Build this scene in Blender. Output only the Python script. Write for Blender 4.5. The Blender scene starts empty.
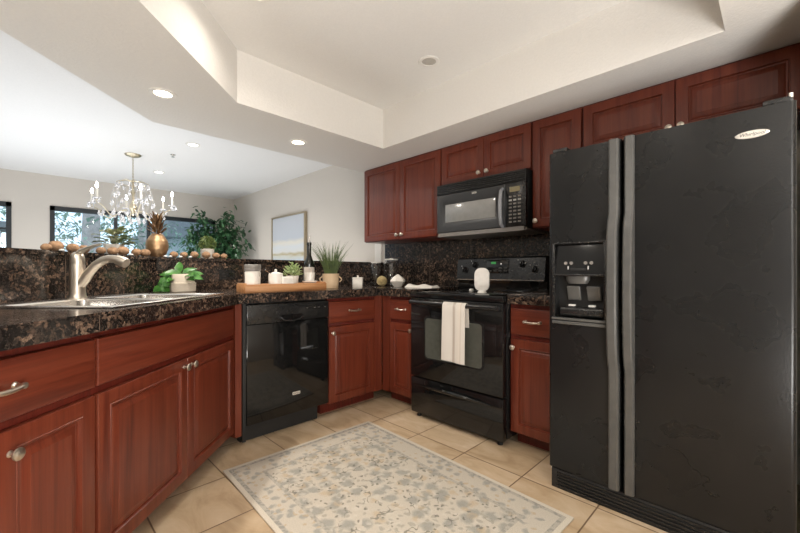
import bpy, bmesh, math, random
from mathutils import Vector, Matrix, noise as mnoise

random.seed(7)
C = bpy.context.scene.collection
PI = math.pi
R = math.radians
S = bpy.context.scene

# ------------------------------------------------------------------ camera
cam_data = bpy.data.cameras.new('camera')
cam = bpy.data.objects.new('camera', cam_data)
C.objects.link(cam)
cam.location = (0, 0, 1.056)
cam.rotation_euler = (R(90), 0, R(45))
cam_data.sensor_width = 36
cam_data.lens = 376 / 800 * 36
cam_data.shift_y = 5.5 / 800
cam_data.clip_start = 0.02
cam_data.clip_end = 200
S.camera = cam

# ------------------------------------------------------------------ world, exposure, large lights
w = bpy.data.worlds.new('world')
S.world = w
w.use_nodes = True
bg = w.node_tree.nodes['Background']
bg.inputs['Color'].default_value = (0.72, 0.86, 1.0, 1)
bg.inputs['Strength'].default_value = 1.7
S.view_settings.view_transform = 'Standard'
S.view_settings.look = 'None'
S.view_settings.gamma = 1
S.view_settings.use_curve_mapping = False
S.view_settings.exposure = 0.17


def area(name, loc, target, sx, sy, power, col):
    l = bpy.data.lights.new(name, 'AREA')
    l.shape = 'RECTANGLE'
    l.size, l.size_y, l.energy, l.color = sx, sy, power, col
    o = bpy.data.objects.new(name, l)
    C.objects.link(o)
    o.location = loc
    o.rotation_euler = (Vector(target) - Vector(loc)).to_track_quat('-Z', 'Y').to_euler()
    return o


area('side_fill', (1.62, -0.45, 1.80), (-1.6, 1.7, 0.9), 1.0, 0.9, 44, (1.0, 0.98, 0.95))  # added off-view fill from the right; no door stands here
area('dining_upfill', (-5.0, 0.1, 0.5), (-4.95, 0.25, 2.385), 3.0, 2.6, 47, (0.92, 0.96, 1.0))  # unseen panel added low in the dining room to brighten its ceiling
area('kitchen_upfill', (1.25, 0.15, 0.35), (0.75, 0.15, 2.385), 1.0, 1.0, 98, (1.0, 0.98, 0.95))  # added upward fill beside the camera, for soft light off the ceiling

# ------------------------------------------------------------------ materials
def new_mat(name):
    m = bpy.data.materials.new(name)
    m.use_nodes = True
    return m, m.node_tree, m.node_tree.nodes['Principled BSDF']


def nd(nt, t, **kw):
    n = nt.nodes.new(t)
    for k, v in kw.items():
        if k in n.inputs:
            n.inputs[k].default_value = v
        else:
            setattr(n, k, v)
    return n


def ramp(nt, src, stops):
    r = nt.nodes.new('ShaderNodeValToRGB')
    e = r.color_ramp.elements
    while len(e) < len(stops):
        e.new(0.5)
    for el, (p, c) in zip(e, stops):
        el.position = p
        el.color = (*c, 1) if len(c) == 3 else c
    nt.links.new(src, r.inputs['Fac'])
    return r


def mixc(nt, fac, a, b, mode='MIX'):
    m = nt.nodes.new('ShaderNodeMix')
    m.data_type = 'RGBA'
    m.blend_type = mode
    for i, v in ((0, fac), (6, a), (7, b)):
        if isinstance(v, bpy.types.NodeSocket):
            nt.links.new(v, m.inputs[i])
        else:
            m.inputs[i].default_value = v if not isinstance(v, tuple) else (*v, 1)
    return m.outputs[2]


def math_n(nt, op, a, b=0.0, c=None):
    m = nt.nodes.new('ShaderNodeMath')
    m.operation = op
    for i, v in enumerate((a, b) if c is None else (a, b, c)):
        if isinstance(v, bpy.types.NodeSocket):
            nt.links.new(v, m.inputs[i])
        else:
            m.inputs[i].default_value = v
    return m.outputs[0]


def bump(nt, bsdf, height, strength, dist):
    b = nt.nodes.new('ShaderNodeBump')
    b.inputs['Strength'].default_value = strength
    b.inputs['Distance'].default_value = dist
    nt.links.new(height, b.inputs['Height'])
    nt.links.new(b.outputs[0], bsdf.inputs['Normal'])


def flat(name, col, rough=0.5, metal=0.0, var=0.06, scale=30, coat=0.0, spec=0.5, bumpk=0.0, bscale=200, bdist=0.001):
    """A plain material with a faint noise in its colour and roughness."""
    m, nt, b = new_mat(name)
    tc = nd(nt, 'ShaderNodeTexCoord')
    n = nd(nt, 'ShaderNodeTexNoise', Scale=scale, Detail=4.0)
    nt.links.new(tc.outputs['Object'], n.inputs['Vector'])
    lo = tuple(c * (1 - var) for c in col)
    hi = tuple(min(1, c * (1 + var)) for c in col)
    r = ramp(nt, n.outputs['Fac'], [(0.3, lo), (0.7, hi)])
    nt.links.new(r.outputs[0], b.inputs['Base Color'])
    b.inputs['Roughness'].default_value = rough
    b.inputs['Metallic'].default_value = metal
    b.inputs['Coat Weight'].default_value = coat
    b.inputs['Specular IOR Level'].default_value = spec
    if bumpk:
        n2 = nd(nt, 'ShaderNodeTexNoise', Scale=bscale, Detail=3.0)
        nt.links.new(tc.outputs['Object'], n2.inputs['Vector'])
        bump(nt, b, n2.outputs['Fac'], bumpk, bdist)
    return m


def emit(name, col, strength):
    m = bpy.data.materials.new(name)
    m.use_nodes = True
    nt = m.node_tree
    nt.nodes.remove(nt.nodes['Principled BSDF'])
    e = nd(nt, 'ShaderNodeEmission')
    e.inputs['Color'].default_value = (*col, 1)
    e.inputs['Strength'].default_value = strength
    nt.links.new(e.outputs[0], nt.nodes['Material Output'].inputs['Surface'])
    return m


def wood(name, horizontal=False, dark=(0.088, 0.0145, 0.0075), mid=(0.145, 0.0285, 0.0132), light=(0.18, 0.040, 0.019), rough=0.32):
    m, nt, b = new_mat(name)
    tc = nd(nt, 'ShaderNodeTexCoord')
    oi = nd(nt, 'ShaderNodeObjectInfo')
    cb = nd(nt, 'ShaderNodeCombineXYZ')
    for i, k in enumerate((13.0, 7.0, 9.0)):
        nt.links.new(math_n(nt, 'MULTIPLY', oi.outputs['Random'], k), cb.inputs[i])
    mp = nd(nt, 'ShaderNodeMapping')
    mp.inputs['Scale'].default_value = (1.6, 34, 34) if horizontal else (34, 34, 1.6)
    nt.links.new(tc.outputs['Object'], mp.inputs['Vector'])
    nt.links.new(cb.outputs[0], mp.inputs['Location'])
    n1 = nd(nt, 'ShaderNodeTexNoise', Scale=1.0, Detail=6.0, Roughness=0.6, Distortion=0.7)
    nt.links.new(mp.outputs[0], n1.inputs['Vector'])
    mp2 = nd(nt, 'ShaderNodeMapping')
    mp2.inputs['Scale'].default_value = (3.5, 160, 160) if horizontal else (160, 160, 3.5)
    nt.links.new(tc.outputs['Object'], mp2.inputs['Vector'])
    n2 = nd(nt, 'ShaderNodeTexNoise', Scale=1.0, Detail=3.0)
    nt.links.new(mp2.outputs[0], n2.inputs['Vector'])
    r = ramp(nt, n1.outputs['Fac'], [(0.28, dark), (0.5, mid), (0.75, light)])
    r2 = ramp(nt, n2.outputs['Fac'], [(0.35, (0.74, 0.74, 0.74)), (0.6, (1, 1, 1))])
    col = mixc(nt, 0.6, r.outputs[0], r2.outputs[0], 'MULTIPLY')
    nt.links.new(col, b.inputs['Base Color'])
    b.inputs['Roughness'].default_value = rough
    b.inputs['Coat Weight'].default_value = 0.15
    b.inputs['Specular IOR Level'].default_value = 0.38
    b.inputs['Coat Roughness'].default_value = 0.28
    bump(nt, b, n2.outputs['Fac'], 0.08, 0.001)
    return m


def granite(name, seam=0.305):
    """Dark brown stone with rust and grey flecks; seams across the run from the UV map (metres)."""
    m, nt, b = new_mat(name)
    g = nd(nt, 'ShaderNodeNewGeometry')
    wn = nd(nt, 'ShaderNodeTexNoise', Scale=28.0, Detail=3.0)
    nt.links.new(g.outputs['Position'], wn.inputs['Vector'])
    ws = nd(nt, 'ShaderNodeVectorMath', operation='MULTIPLY_ADD')
    nt.links.new(wn.outputs['Color'], ws.inputs[0])
    ws.inputs[1].default_value = (0.035, 0.035, 0.035)
    nt.links.new(g.outputs['Position'], ws.inputs[2])
    v = nd(nt, 'ShaderNodeTexVoronoi', Scale=78.0)
    nt.links.new(ws.outputs[0], v.inputs['Vector'])
    sep = nd(nt, 'ShaderNodeSeparateColor')
    nt.links.new(v.outputs['Color'], sep.inputs[0])
    big = nd(nt, 'ShaderNodeTexNoise', Scale=9.0, Detail=3.0)
    nt.links.new(g.outputs['Position'], big.inputs['Vector'])
    pick = math_n(nt, 'ADD', sep.outputs[0], math_n(nt, 'MULTIPLY', math_n(nt, 'SUBTRACT', big.outputs['Fac'], 0.5), 1.0))
    rust = ramp(nt, pick, [(0.0, (0.014, 0.012, 0.011)), (0.50, (0.027, 0.021, 0.018)), (0.68, (0.054, 0.039, 0.031)), (0.86, (0.115, 0.072, 0.049)), (1.0, (0.20, 0.135, 0.097))])
    n = nd(nt, 'ShaderNodeTexNoise', Scale=130.0, Detail=4.0, Roughness=0.7)
    nt.links.new(g.outputs['Position'], n.inputs['Vector'])
    blk = ramp(nt, n.outputs['Fac'], [(0.40, (0.22, 0.21, 0.21)), (0.58, (1, 1, 1))])
    c1 = mixc(nt, 0.9, rust.outputs[0], blk.outputs[0], 'MULTIPLY')
    n3 = nd(nt, 'ShaderNodeTexNoise', Scale=150.0, Detail=2.0)
    nt.links.new(g.outputs['Position'], n3.inputs['Vector'])
    fl = ramp(nt, n3.outputs['Fac'], [(0.58, (0, 0, 0)), (0.72, (1, 1, 1))])
    c2 = mixc(nt, math_n(nt, 'MULTIPLY', fl.outputs[0], 0.55), c1, (0.115, 0.090, 0.072))
    uv = nd(nt, 'ShaderNodeUVMap')
    su = nd(nt, 'ShaderNodeSeparateXYZ')
    nt.links.new(uv.outputs[0], su.inputs[0])
    md = math_n(nt, 'WRAP', su.outputs[0], seam, 0.0)
    gr = math_n(nt, 'LESS_THAN', md, 0.003)
    c3 = mixc(nt, gr, c2, (0.11, 0.08, 0.06))
    nt.links.new(c3, b.inputs['Base Color'])
    b.inputs['Roughness'].default_value = 0.16
    b.inputs['Specular IOR Level'].default_value = 0.5
    return m


def floor_mat():
    m, nt, b = new_mat('travertine_tile')
    g = nd(nt, 'ShaderNodeNewGeometry')
    sp = nd(nt, 'ShaderNodeSeparateXYZ')
    nt.links.new(g.outputs['Position'], sp.inputs[0])
    T = 0.36
    ids, dist = [], []
    for i, off in ((0, -2.007), (1, 1.815)):
        q = math_n(nt, 'DIVIDE', math_n(nt, 'SUBTRACT', sp.outputs[i], off), T)
        f = math_n(nt, 'FRACT', q)
        ids.append(math_n(nt, 'FLOOR', q))
        dist.append(math_n(nt, 'MINIMUM', f, math_n(nt, 'SUBTRACT', 1.0, f)))
    d = math_n(nt, 'MULTIPLY', math_n(nt, 'MINIMUM', dist[0], dist[1]), T)
    cb = nd(nt, 'ShaderNodeCombineXYZ')
    nt.links.new(ids[0], cb.inputs[0]); nt.links.new(ids[1], cb.inputs[1])
    wn = nd(nt, 'ShaderNodeTexWhiteNoise', noise_dimensions='2D')
    nt.links.new(cb.outputs[0], wn.inputs['Vector'])
    ps = nd(nt, 'ShaderNodeVectorMath', operation='MULTIPLY_ADD')
    nt.links.new(wn.outputs['Color'], ps.inputs[0]); ps.inputs[1].default_value = (20, 20, 20)
    nt.links.new(g.outputs['Position'], ps.inputs[2])
    mp = nd(nt, 'ShaderNodeMapping'); mp.inputs['Scale'].default_value = (2.2, 5.0, 1)
    nt.links.new(ps.outputs[0], mp.inputs['Vector'])
    n1 = nd(nt, 'ShaderNodeTexNoise', Scale=1.6, Detail=7.0, Roughness=0.62, Distortion=0.9)
    nt.links.new(mp.outputs[0], n1.inputs['Vector'])
    r = ramp(nt, n1.outputs['Fac'], [(0.28, (0.40, 0.28, 0.17)), (0.5, (0.54, 0.405, 0.265)), (0.72, (0.64, 0.51, 0.37))])
    tint = ramp(nt, wn.outputs['Value'], [(0, (0.86, 0.84, 0.80)), (1, (1.0, 1.0, 1.0))])
    c = mixc(nt, 1.0, r.outputs[0], tint.outputs[0], 'MULTIPLY')
    edge = nd(nt, 'ShaderNodeMapRange'); edge.interpolation_type = 'SMOOTHSTEP'
    edge.inputs['From Min'].default_value = 0.0022; edge.inputs['From Max'].default_value = 0.0042
    nt.links.new(d, edge.inputs['Value'])
    c2 = mixc(nt, edge.outputs[0], (0.16, 0.10, 0.055), c)
    nt.links.new(c2, b.inputs['Base Color'])
    b.inputs['Roughness'].default_value = 0.42
    hh = math_n(nt, 'ADD', math_n(nt, 'MULTIPLY', edge.outputs[0], 0.6), math_n(nt, 'MULTIPLY', n1.outputs['Fac'], 0.3))
    bump(nt, b, hh, 0.4, 0.004)
    return m


def paint(name, col, tex=0.0, scale=60):
    m, nt, b = new_mat(name)
    g = nd(nt, 'ShaderNodeNewGeometry')
    n = nd(nt, 'ShaderNodeTexNoise', Scale=scale, Detail=4.0, Roughness=0.6)
    nt.links.new(g.outputs['Position'], n.inputs['Vector'])
    r = ramp(nt, n.outputs['Fac'], [(0.35, tuple(c * 0.97 for c in col)), (0.65, col)])
    nt.links.new(r.outputs[0], b.inputs['Base Color'])
    b.inputs['Roughness'].default_value = 0.75
    b.inputs['Specular IOR Level'].default_value = 0.25
    if tex:
        rr = ramp(nt, n.outputs['Fac'], [(0.42, (0, 0, 0)), (0.6, (1, 1, 1))])
        bump(nt, b, rr.outputs[0], tex, 0.006)
    return m


def rug_mat():
    """Cream rug: pale edge, grey beaded band, blossom border and a field of blurred flowers and dark twigs."""
    m, nt, b = new_mat('rug_weave')
    tc = nd(nt, 'ShaderNodeTexCoord')
    sp = nd(nt, 'ShaderNodeSeparateXYZ')
    nt.links.new(tc.outputs['Object'], sp.inputs[0])
    HX, HY = 0.71, 0.4875
    dx = math_n(nt, 'SUBTRACT', HX, math_n(nt, 'ABSOLUTE', sp.outputs[0]))
    dy = math_n(nt, 'SUBTRACT', HY, math_n(nt, 'ABSOLUTE', sp.outputs[1]))
    d = math_n(nt, 'MINIMUM', dx, dy)
    wn = nd(nt, 'ShaderNodeTexNoise', Scale=22.0, Detail=3.0)
    nt.links.new(tc.outputs['Object'], wn.inputs['Vector'])
    wv = nd(nt, 'ShaderNodeVectorMath', operation='MULTIPLY_ADD')
    nt.links.new(wn.outputs['Color'], wv.inputs[0]); wv.inputs[1].default_value = (0.05, 0.05, 0)
    nt.links.new(tc.outputs['Object'], wv.inputs[2])
    cream = (0.60, 0.545, 0.46)

    def blobs(scale, lo, hi, seedv, src=wv):
        mp = nd(nt, 'ShaderNodeMapping'); mp.inputs['Location'].default_value = (seedv, seedv * 0.7, 0)
        nt.links.new(src.outputs[0], mp.inputs['Vector'])
        v = nd(nt, 'ShaderNodeTexVoronoi', Scale=scale); v.voronoi_dimensions = '2D'
        nt.links.new(mp.outputs[0], v.inputs['Vector'])
        mr = nd(nt, 'ShaderNodeMapRange'); mr.inputs['From Min'].default_value = hi; mr.inputs['From Max'].default_value = lo
        nt.links.new(v.outputs['Distance'], mr.inputs['Value'])
        s = nd(nt, 'ShaderNodeSeparateColor'); nt.links.new(v.outputs['Color'], s.inputs[0])
        return mr.outputs[0], s

    def gated(mask, sel, thr):
        return math_n(nt, 'MULTIPLY', mask, math_n(nt, 'GREATER_THAN', sel, thr))

    # field
    f1, s1 = blobs(13.0, 0.25, 0.50, 3.1)
    field = mixc(nt, math_n(nt, 'MULTIPLY', gated(f1, s1.outputs[0], 0.35), 0.85), cream, (0.36, 0.355, 0.32))
    f2, s2 = blobs(16.0, 0.15, 0.46, 8.7)
    field = mixc(nt, math_n(nt, 'MULTIPLY', gated(f2, s2.outputs[1], 0.55), 0.55), field, (0.54, 0.41, 0.26))
    f3, s3 = blobs(24.0, 0.16, 0.38, 1.9)
    field = mixc(nt, math_n(nt, 'MULTIPLY', gated(f3, s3.outputs[0], 0.55), 0.6), field, (0.66, 0.61, 0.53))
    f4, s4 = blobs(30.0, 0.20, 0.36, 6.6)
    field = mixc(nt, math_n(nt, 'MULTIPLY', gated(f4, s4.outputs[1], 0.45), 0.65), field, (0.37, 0.35, 0.30))
    # twigs: thin level lines of a noise, gated in clumps
    tn = nd(nt, 'ShaderNodeTexNoise', Scale=15.0, Detail=1.0); nt.links.new(tc.outputs['Object'], tn.inputs['Vector'])
    tw = math_n(nt, 'LESS_THAN', math_n(nt, 'ABSOLUTE', math_n(nt, 'SUBTRACT', tn.outputs['Fac'], 0.5)), 0.010)
    tg = nd(nt, 'ShaderNodeTexNoise', Scale=9.0, Detail=1.0); nt.links.new(tc.outputs['Object'], tg.inputs['Vector'])
    tw = math_n(nt, 'MULTIPLY', tw, math_n(nt, 'GREATER_THAN', tg.outputs['Fac'], 0.56))
    lf, sl = blobs(36.0, 0.20, 0.26, 5.5)
    lf = gated(lf, sl.outputs[2], 0.78)
    dark = math_n(nt, 'MAXIMUM', tw, lf)
    field = mixc(nt, math_n(nt, 'MULTIPLY', dark, 0.7), field, (0.17, 0.165, 0.135))
    # border: smaller blossoms
    b1, t1 = blobs(20.0, 0.2, 0.42, 12.3)
    bord = mixc(nt, math_n(nt, 'MULTIPLY', gated(b1, t1.outputs[0], 0.40), 0.85), cream, (0.36, 0.355, 0.325))
    b2, t2 = blobs(30.0, 0.2, 0.36, 4.4)
    bord = mixc(nt, math_n(nt, 'MULTIPLY', gated(b2, t2.outputs[1], 0.7), 0.6), bord, (0.52, 0.40, 0.26))
    # bands
    def band(a, bb):
        return math_n(nt, 'MULTIPLY', math_n(nt, 'GREATER_THAN', d, a), math_n(nt, 'LESS_THAN', d, bb))
    col = mixc(nt, math_n(nt, 'GREATER_THAN', d, 0.165), bord, field)
    bd, ts = blobs(46.0, 0.25, 0.45, 9.9)
    bandc = mixc(nt, bd, (0.48, 0.445, 0.385), (0.33, 0.32, 0.29))
    col = mixc(nt, math_n(nt, 'MULTIPLY', band(0.150, 0.168), 0.8), col, bandc)
    col = mixc(nt, math_n(nt, 'MULTIPLY', band(0.022, 0.042), 0.9), col, bandc)
    col = mixc(nt, math_n(nt, 'LESS_THAN', d, 0.022), col, (0.68, 0.62, 0.52))
    fine = nd(nt, 'ShaderNodeTexNoise', Scale=240.0, Detail=2.0); nt.links.new(tc.outputs['Object'], fine.inputs['Vector'])
    fr = ramp(nt, fine.outputs['Fac'], [(0.3, (0.80, 0.80, 0.80)), (0.7, (1, 1, 1))])
    col = mixc(nt, 1.0, col, fr.outputs[0], 'MULTIPLY')
    nt.links.new(col, b.inputs['Base Color'])
    b.inputs['Roughness'].default_value = 0.95
    b.inputs['Specular IOR Level'].default_value = 0.1
    bump(nt, b, fine.outputs['Fac'], 0.5, 0.003)
    return m


def glass_pane(name):
    m = bpy.data.materials.new(name); m.use_nodes = True
    nt = m.node_tree; nt.nodes.remove(nt.nodes['Principled BSDF'])
    tr = nd(nt, 'ShaderNodeBsdfTransparent'); tr.inputs[0].default_value = (0.90, 0.95, 0.97, 1)
    gl = nd(nt, 'ShaderNodeBsdfGlossy'); gl.inputs['Roughness'].default_value = 0.02
    fr = nd(nt, 'ShaderNodeFresnel', IOR=1.45)
    mx = nd(nt, 'ShaderNodeMixShader')
    nt.links.new(fr.outputs[0], mx.inputs[0]); nt.links.new(tr.outputs[0], mx.inputs[1]); nt.links.new(gl.outputs[0], mx.inputs[2])
    nt.links.new(mx.outputs[0], nt.nodes['Material Output'].inputs['Surface'])
    return m


def clear(name, col=(1, 1, 1), rough=0.02, ior=1.45):
    m, nt, b = new_mat(name)
    b.inputs['Base Color'].default_value = (*col, 1)
    b.inputs['Transmission Weight'].default_value = 1.0
    b.inputs['Roughness'].default_value = rough
    b.inputs['IOR'].default_value = ior
    return m


def leafmat(name, a, c, rough=0.45, scale=14):
    m, nt, b = new_mat(name)
    tc = nd(nt, 'ShaderNodeTexCoord')
    n = nd(nt, 'ShaderNodeTexNoise', Scale=scale, Detail=3.0)
    nt.links.new(tc.outputs['Object'], n.inputs['Vector'])
    r = ramp(nt, n.outputs['Fac'], [(0.35, a), (0.65, c)])
    nt.links.new(r.outputs[0], b.inputs['Base Color'])
    b.inputs['Roughness'].default_value = rough
    return m


def art_mat():
    m, nt, b = new_mat('seascape_canvas')
    tc = nd(nt, 'ShaderNodeTexCoord')
    mp = nd(nt, 'ShaderNodeMapping'); mp.inputs['Scale'].default_value = (2.0, 2.0, 9.0)
    nt.links.new(tc.outputs['Object'], mp.inputs['Vector'])
    n = nd(nt, 'ShaderNodeTexNoise', Scale=2.0, Detail=6.0); nt.links.new(mp.outputs[0], n.inputs['Vector'])
    sp = nd(nt, 'ShaderNodeSeparateXYZ'); nt.links.new(tc.outputs['Object'], sp.inputs[0])
    h = math_n(nt, 'ADD', sp.outputs[2], math_n(nt, 'MULTIPLY', math_n(nt, 'SUBTRACT', n.outputs['Fac'], 0.5), 0.10))
    h = math_n(nt, 'DIVIDE', h, 1.0)
    r = ramp(nt, h, [(0.0, (0.55, 0.60, 0.66)), (0.34, (0.50, 0.57, 0.65)), (0.40, (0.55, 0.56, 0.50)), (0.43, (0.42, 0.36, 0.22)), (0.47, (0.62, 0.63, 0.62)),
                     (0.54, (0.60, 0.64, 0.68)), (0.60, (0.66, 0.64, 0.58)), (0.66, (0.48, 0.52, 0.58)), (1.0, (0.52, 0.55, 0.60))])
    nt.links.new(r.outputs[0], b.inputs['Base Color'])
    b.inputs['Roughness'].default_value = 0.6
    return m


def textured_black(name):
    """Black pebbled enamel of the refrigerator."""
    m, nt, b = new_mat(name)
    tc = nd(nt, 'ShaderNodeTexCoord')
    n = nd(nt, 'ShaderNodeTexNoise', Scale=120.0, Detail=1.0, Roughness=0.5)
    nt.links.new(tc.outputs['Object'], n.inputs['Vector'])
    n2 = nd(nt, 'ShaderNodeTexNoise', Scale=5.0, Detail=4.0)
    nt.links.new(tc.outputs['Object'], n2.inputs['Vector'])
    r = ramp(nt, n2.outputs['Fac'], [(0.3, (0.0085, 0.0085, 0.0085)), (0.7, (0.0115, 0.0115, 0.0115))])
    nt.links.new(r.outputs[0], b.inputs['Base Color'])
    rr = ramp(nt, n2.outputs['Fac'], [(0.3, (0.27, 0.27, 0.27)), (0.7, (0.28, 0.28, 0.28))])
    nt.links.new(rr.outputs[0], b.inputs['Roughness'])
    b.inputs['Specular IOR Level'].default_value = 0.34
    bump(nt, b, n.outputs['Fac'], 0.25, 0.0012)
    return m


M = {}
M['wood_v'] = wood('cherry_wood_upright')
M['wood_h'] = wood('cherry_wood_level', True)
M['wood_in'] = wood('cherry_wood_frame', dark=(0.07, 0.009, 0.006), mid=(0.12, 0.017, 0.010), light=(0.15, 0.024, 0.014))
M['oak'] = wood('tray_wood', True, dark=(0.33, 0.14, 0.055), mid=(0.48, 0.23, 0.095), light=(0.58, 0.31, 0.15), rough=0.45)
M['granite'] = granite('brown_granite')
M['floor'] = floor_mat()
M['wall'] = paint('greige_wall_paint', (0.62, 0.58, 0.53), 0.05, 180)
M['ceil'] = paint('white_ceiling_paint', (0.81, 0.795, 0.765), 0.10, 90)
M['ceil_dining'] = paint('dining_ceiling_tone', (0.83, 0.83, 0.83), 0.08, 90)  # whiter, cooler tone than the kitchen ceiling
M['bounce_floor'] = flat('pale_bounce_floor', (0.46, 0.45, 0.43), 0.95, bumpk=0.4, bscale=300)
M['soffit'] = paint('knockdown_soffit_paint', (0.76, 0.735, 0.695), 0.15, 75)
M['trim'] = paint('trim_paint', (0.80, 0.78, 0.74), 0.0, 100)
M['rug'] = rug_mat()
M['fridge'] = textured_black('pebbled_black_enamel')
M['gloss'] = flat('gloss_black', (0.007, 0.007, 0.007), 0.06, var=0.15)
M['satin'] = flat('satin_black', (0.014, 0.014, 0.014), 0.22, var=0.12)
M['matte'] = flat('matte_black', (0.012, 0.012, 0.012), 0.55, var=0.12)
M['handle'] = flat('charcoal_handle', (0.080, 0.079, 0.075), 0.32, var=0.10)
M['mw_handle'] = flat('sheen_lightened_handle', (0.30, 0.31, 0.33), 0.2)  # bright blue-white reflection put into the base colour
M['bezel'] = flat('dark_grey_bezel', (0.035, 0.036, 0.038), 0.28)
M['grey_band'] = flat('grey_enamel', (0.20, 0.185, 0.17), 0.35)
M['oven_glass'] = flat('oven_window_glass', (0.075, 0.078, 0.066), 0.05, var=0.1, coat=0.5)
M['micro_glass'] = flat('microwave_window_glass', (0.25, 0.25, 0.24), 0.22, var=0.06, coat=1.0)
M['lcd'] = emit('green_display', (0.20, 0.85, 0.25), 0.25)
M['lcd2'] = flat('amber_grey_display', (0.30, 0.26, 0.15), 0.3)
M['print'] = flat('pale_print', (0.55, 0.55, 0.53), 0.5)
M['nickel'] = flat('satin_nickel', (0.62, 0.56, 0.48), 0.36, 1.0)
M['steel'] = flat('brushed_steel', (0.66, 0.64, 0.61), 0.24, 1.0)
M['silver'] = flat('silver_badge', (0.78, 0.75, 0.69), 0.35, 0.6)
M['ceramic'] = flat('white_ceramic', (0.74, 0.71, 0.66), 0.28)
M['ceramic_matte'] = flat('matte_white_ceramic', (0.72, 0.68, 0.62), 0.6, bumpk=0.15, bscale=60, bdist=0.002)
M['tan_pot'] = flat('tan_clay', (0.60, 0.44, 0.28), 0.65, bumpk=0.2, bscale=40, bdist=0.002)
M['stone_pot'] = flat('cream_stoneware', (0.62, 0.55, 0.45), 0.6, bumpk=0.25, bscale=30, bdist=0.002)
M['soil'] = flat('soil', (0.05, 0.03, 0.02), 0.9)
M['brass'] = flat('aged_brass', (0.58, 0.51, 0.38), 0.28, 1.0)
M['gold'] = flat('antique_gold', (0.46, 0.30, 0.17), 0.46, 1.0, bumpk=0.2, bscale=40, bdist=0.002)
M['bronze'] = flat('dark_bronze', (0.20, 0.12, 0.065), 0.42, 0.8)
M['pod'] = flat('dried_pod', (0.30, 0.18, 0.10), 0.8, var=0.35, scale=60, bumpk=0.6, bscale=50, bdist=0.004)
M['pebble'] = flat('white_pebble', (0.80, 0.79, 0.77), 0.4)
M['moss'] = flat('woven_straw', (0.42, 0.33, 0.16), 0.8, var=0.4, scale=90)
M['boxwood'] = leafmat('boxwood', (0.06, 0.10, 0.025), (0.15, 0.20, 0.06), scale=30)
M['ficus'] = leafmat('ficus_leaf', (0.018, 0.06, 0.028), (0.055, 0.15, 0.06), 0.35, 7)
M['pothos'] = leafmat('pothos_leaf', (0.018, 0.085, 0.014), (0.07, 0.22, 0.035), 0.35, 35)
M['succulent'] = leafmat('succulent_leaf', (0.24, 0.33, 0.13), (0.42, 0.50, 0.25), 0.5, 40)
M['grassblade'] = leafmat('grass_blade', (0.045, 0.075, 0.028), (0.12, 0.17, 0.05), 0.5, 25)
M['variegated'] = leafmat('variegated_leaf', (0.06, 0.14, 0.05), (0.50, 0.48, 0.28), 0.5, 30)
M['bark'] = flat('bark', (0.13, 0.09, 0.065), 0.9, var=0.3, scale=12)
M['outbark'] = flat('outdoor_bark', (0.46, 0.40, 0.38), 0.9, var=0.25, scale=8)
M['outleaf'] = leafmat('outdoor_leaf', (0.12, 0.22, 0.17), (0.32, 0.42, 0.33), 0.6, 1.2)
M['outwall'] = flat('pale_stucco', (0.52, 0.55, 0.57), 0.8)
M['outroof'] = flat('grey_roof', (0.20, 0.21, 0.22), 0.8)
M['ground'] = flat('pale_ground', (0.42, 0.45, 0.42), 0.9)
M['winframe'] = flat('dark_window_frame', (0.012, 0.017, 0.022), 0.4)
M['pane'] = glass_pane('window_glass')
M['clear'] = clear('jar_glass', (1, 1, 1), 0.0, 1.42)
M['crystal'] = clear('crystal', (0.98, 0.98, 1.0), 0.05, 1.55)
M['crystal'].node_tree.nodes['Principled BSDF'].inputs['Transmission Weight'].default_value = 0.62
M['bottle'] = flat('dark_bottle_glass', (0.008, 0.009, 0.007), 0.06, coat=0.5)
M['paper'] = flat('pale_label', (0.50, 0.45, 0.40), 0.7)
M['art'] = art_mat()
M['frame'] = flat('champagne_frame', (0.42, 0.36, 0.26), 0.35, 0.6)
M['lens'] = emit('lamp_lens', (1.0, 0.86, 0.68), 9.0)
M['lens_white'] = emit('cool_lamp_lens', (1.0, 0.97, 0.92), 7.0)
M['bulb'] = emit('candle_bulb', (1.0, 0.93, 0.80), 22.0)
M['candle'] = flat('candle_sleeve', (0.80, 0.77, 0.70), 0.5)
M['off_lens'] = flat('frosted_lens', (0.48, 0.45, 0.40), 0.5)
M['walnut_lid'] = flat('pale_lid', (0.74, 0.71, 0.66), 0.4, 0.3)


def towel_mat():
    m, nt, b = new_mat('striped_cotton')
    tc = nd(nt, 'ShaderNodeTexCoord')
    sp = nd(nt, 'ShaderNodeSeparateXYZ'); nt.links.new(tc.outputs['Object'], sp.inputs[0])
    r = ramp(nt, math_n(nt, 'DIVIDE', sp.outputs[0], 0.2),
             [(0.0, (0.60, 0.56, 0.51)), (0.42, (0.60, 0.56, 0.51)), (0.44, (0.42, 0.36, 0.31)), (0.52, (0.46, 0.40, 0.35)), (0.54, (0.60, 0.56, 0.51)), (0.72, (0.64, 0.58, 0.51)), (0.74, (0.5, 0.44, 0.38)), (0.78, (0.60, 0.56, 0.51))])
    n = nd(nt, 'ShaderNodeTexNoise', Scale=500.0); nt.links.new(tc.outputs['Object'], n.inputs['Vector'])
    nt.links.new(r.outputs[0], b.inputs['Base Color'])
    b.inputs['Roughness'].default_value = 0.9
    bump(nt, b, n.outputs['Fac'], 0.3, 0.001)
    return m


M['towel'] = towel_mat()
M['cloth'] = flat('white_linen', (0.72, 0.68, 0.62), 0.9, bumpk=0.3, bscale=120)


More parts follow.
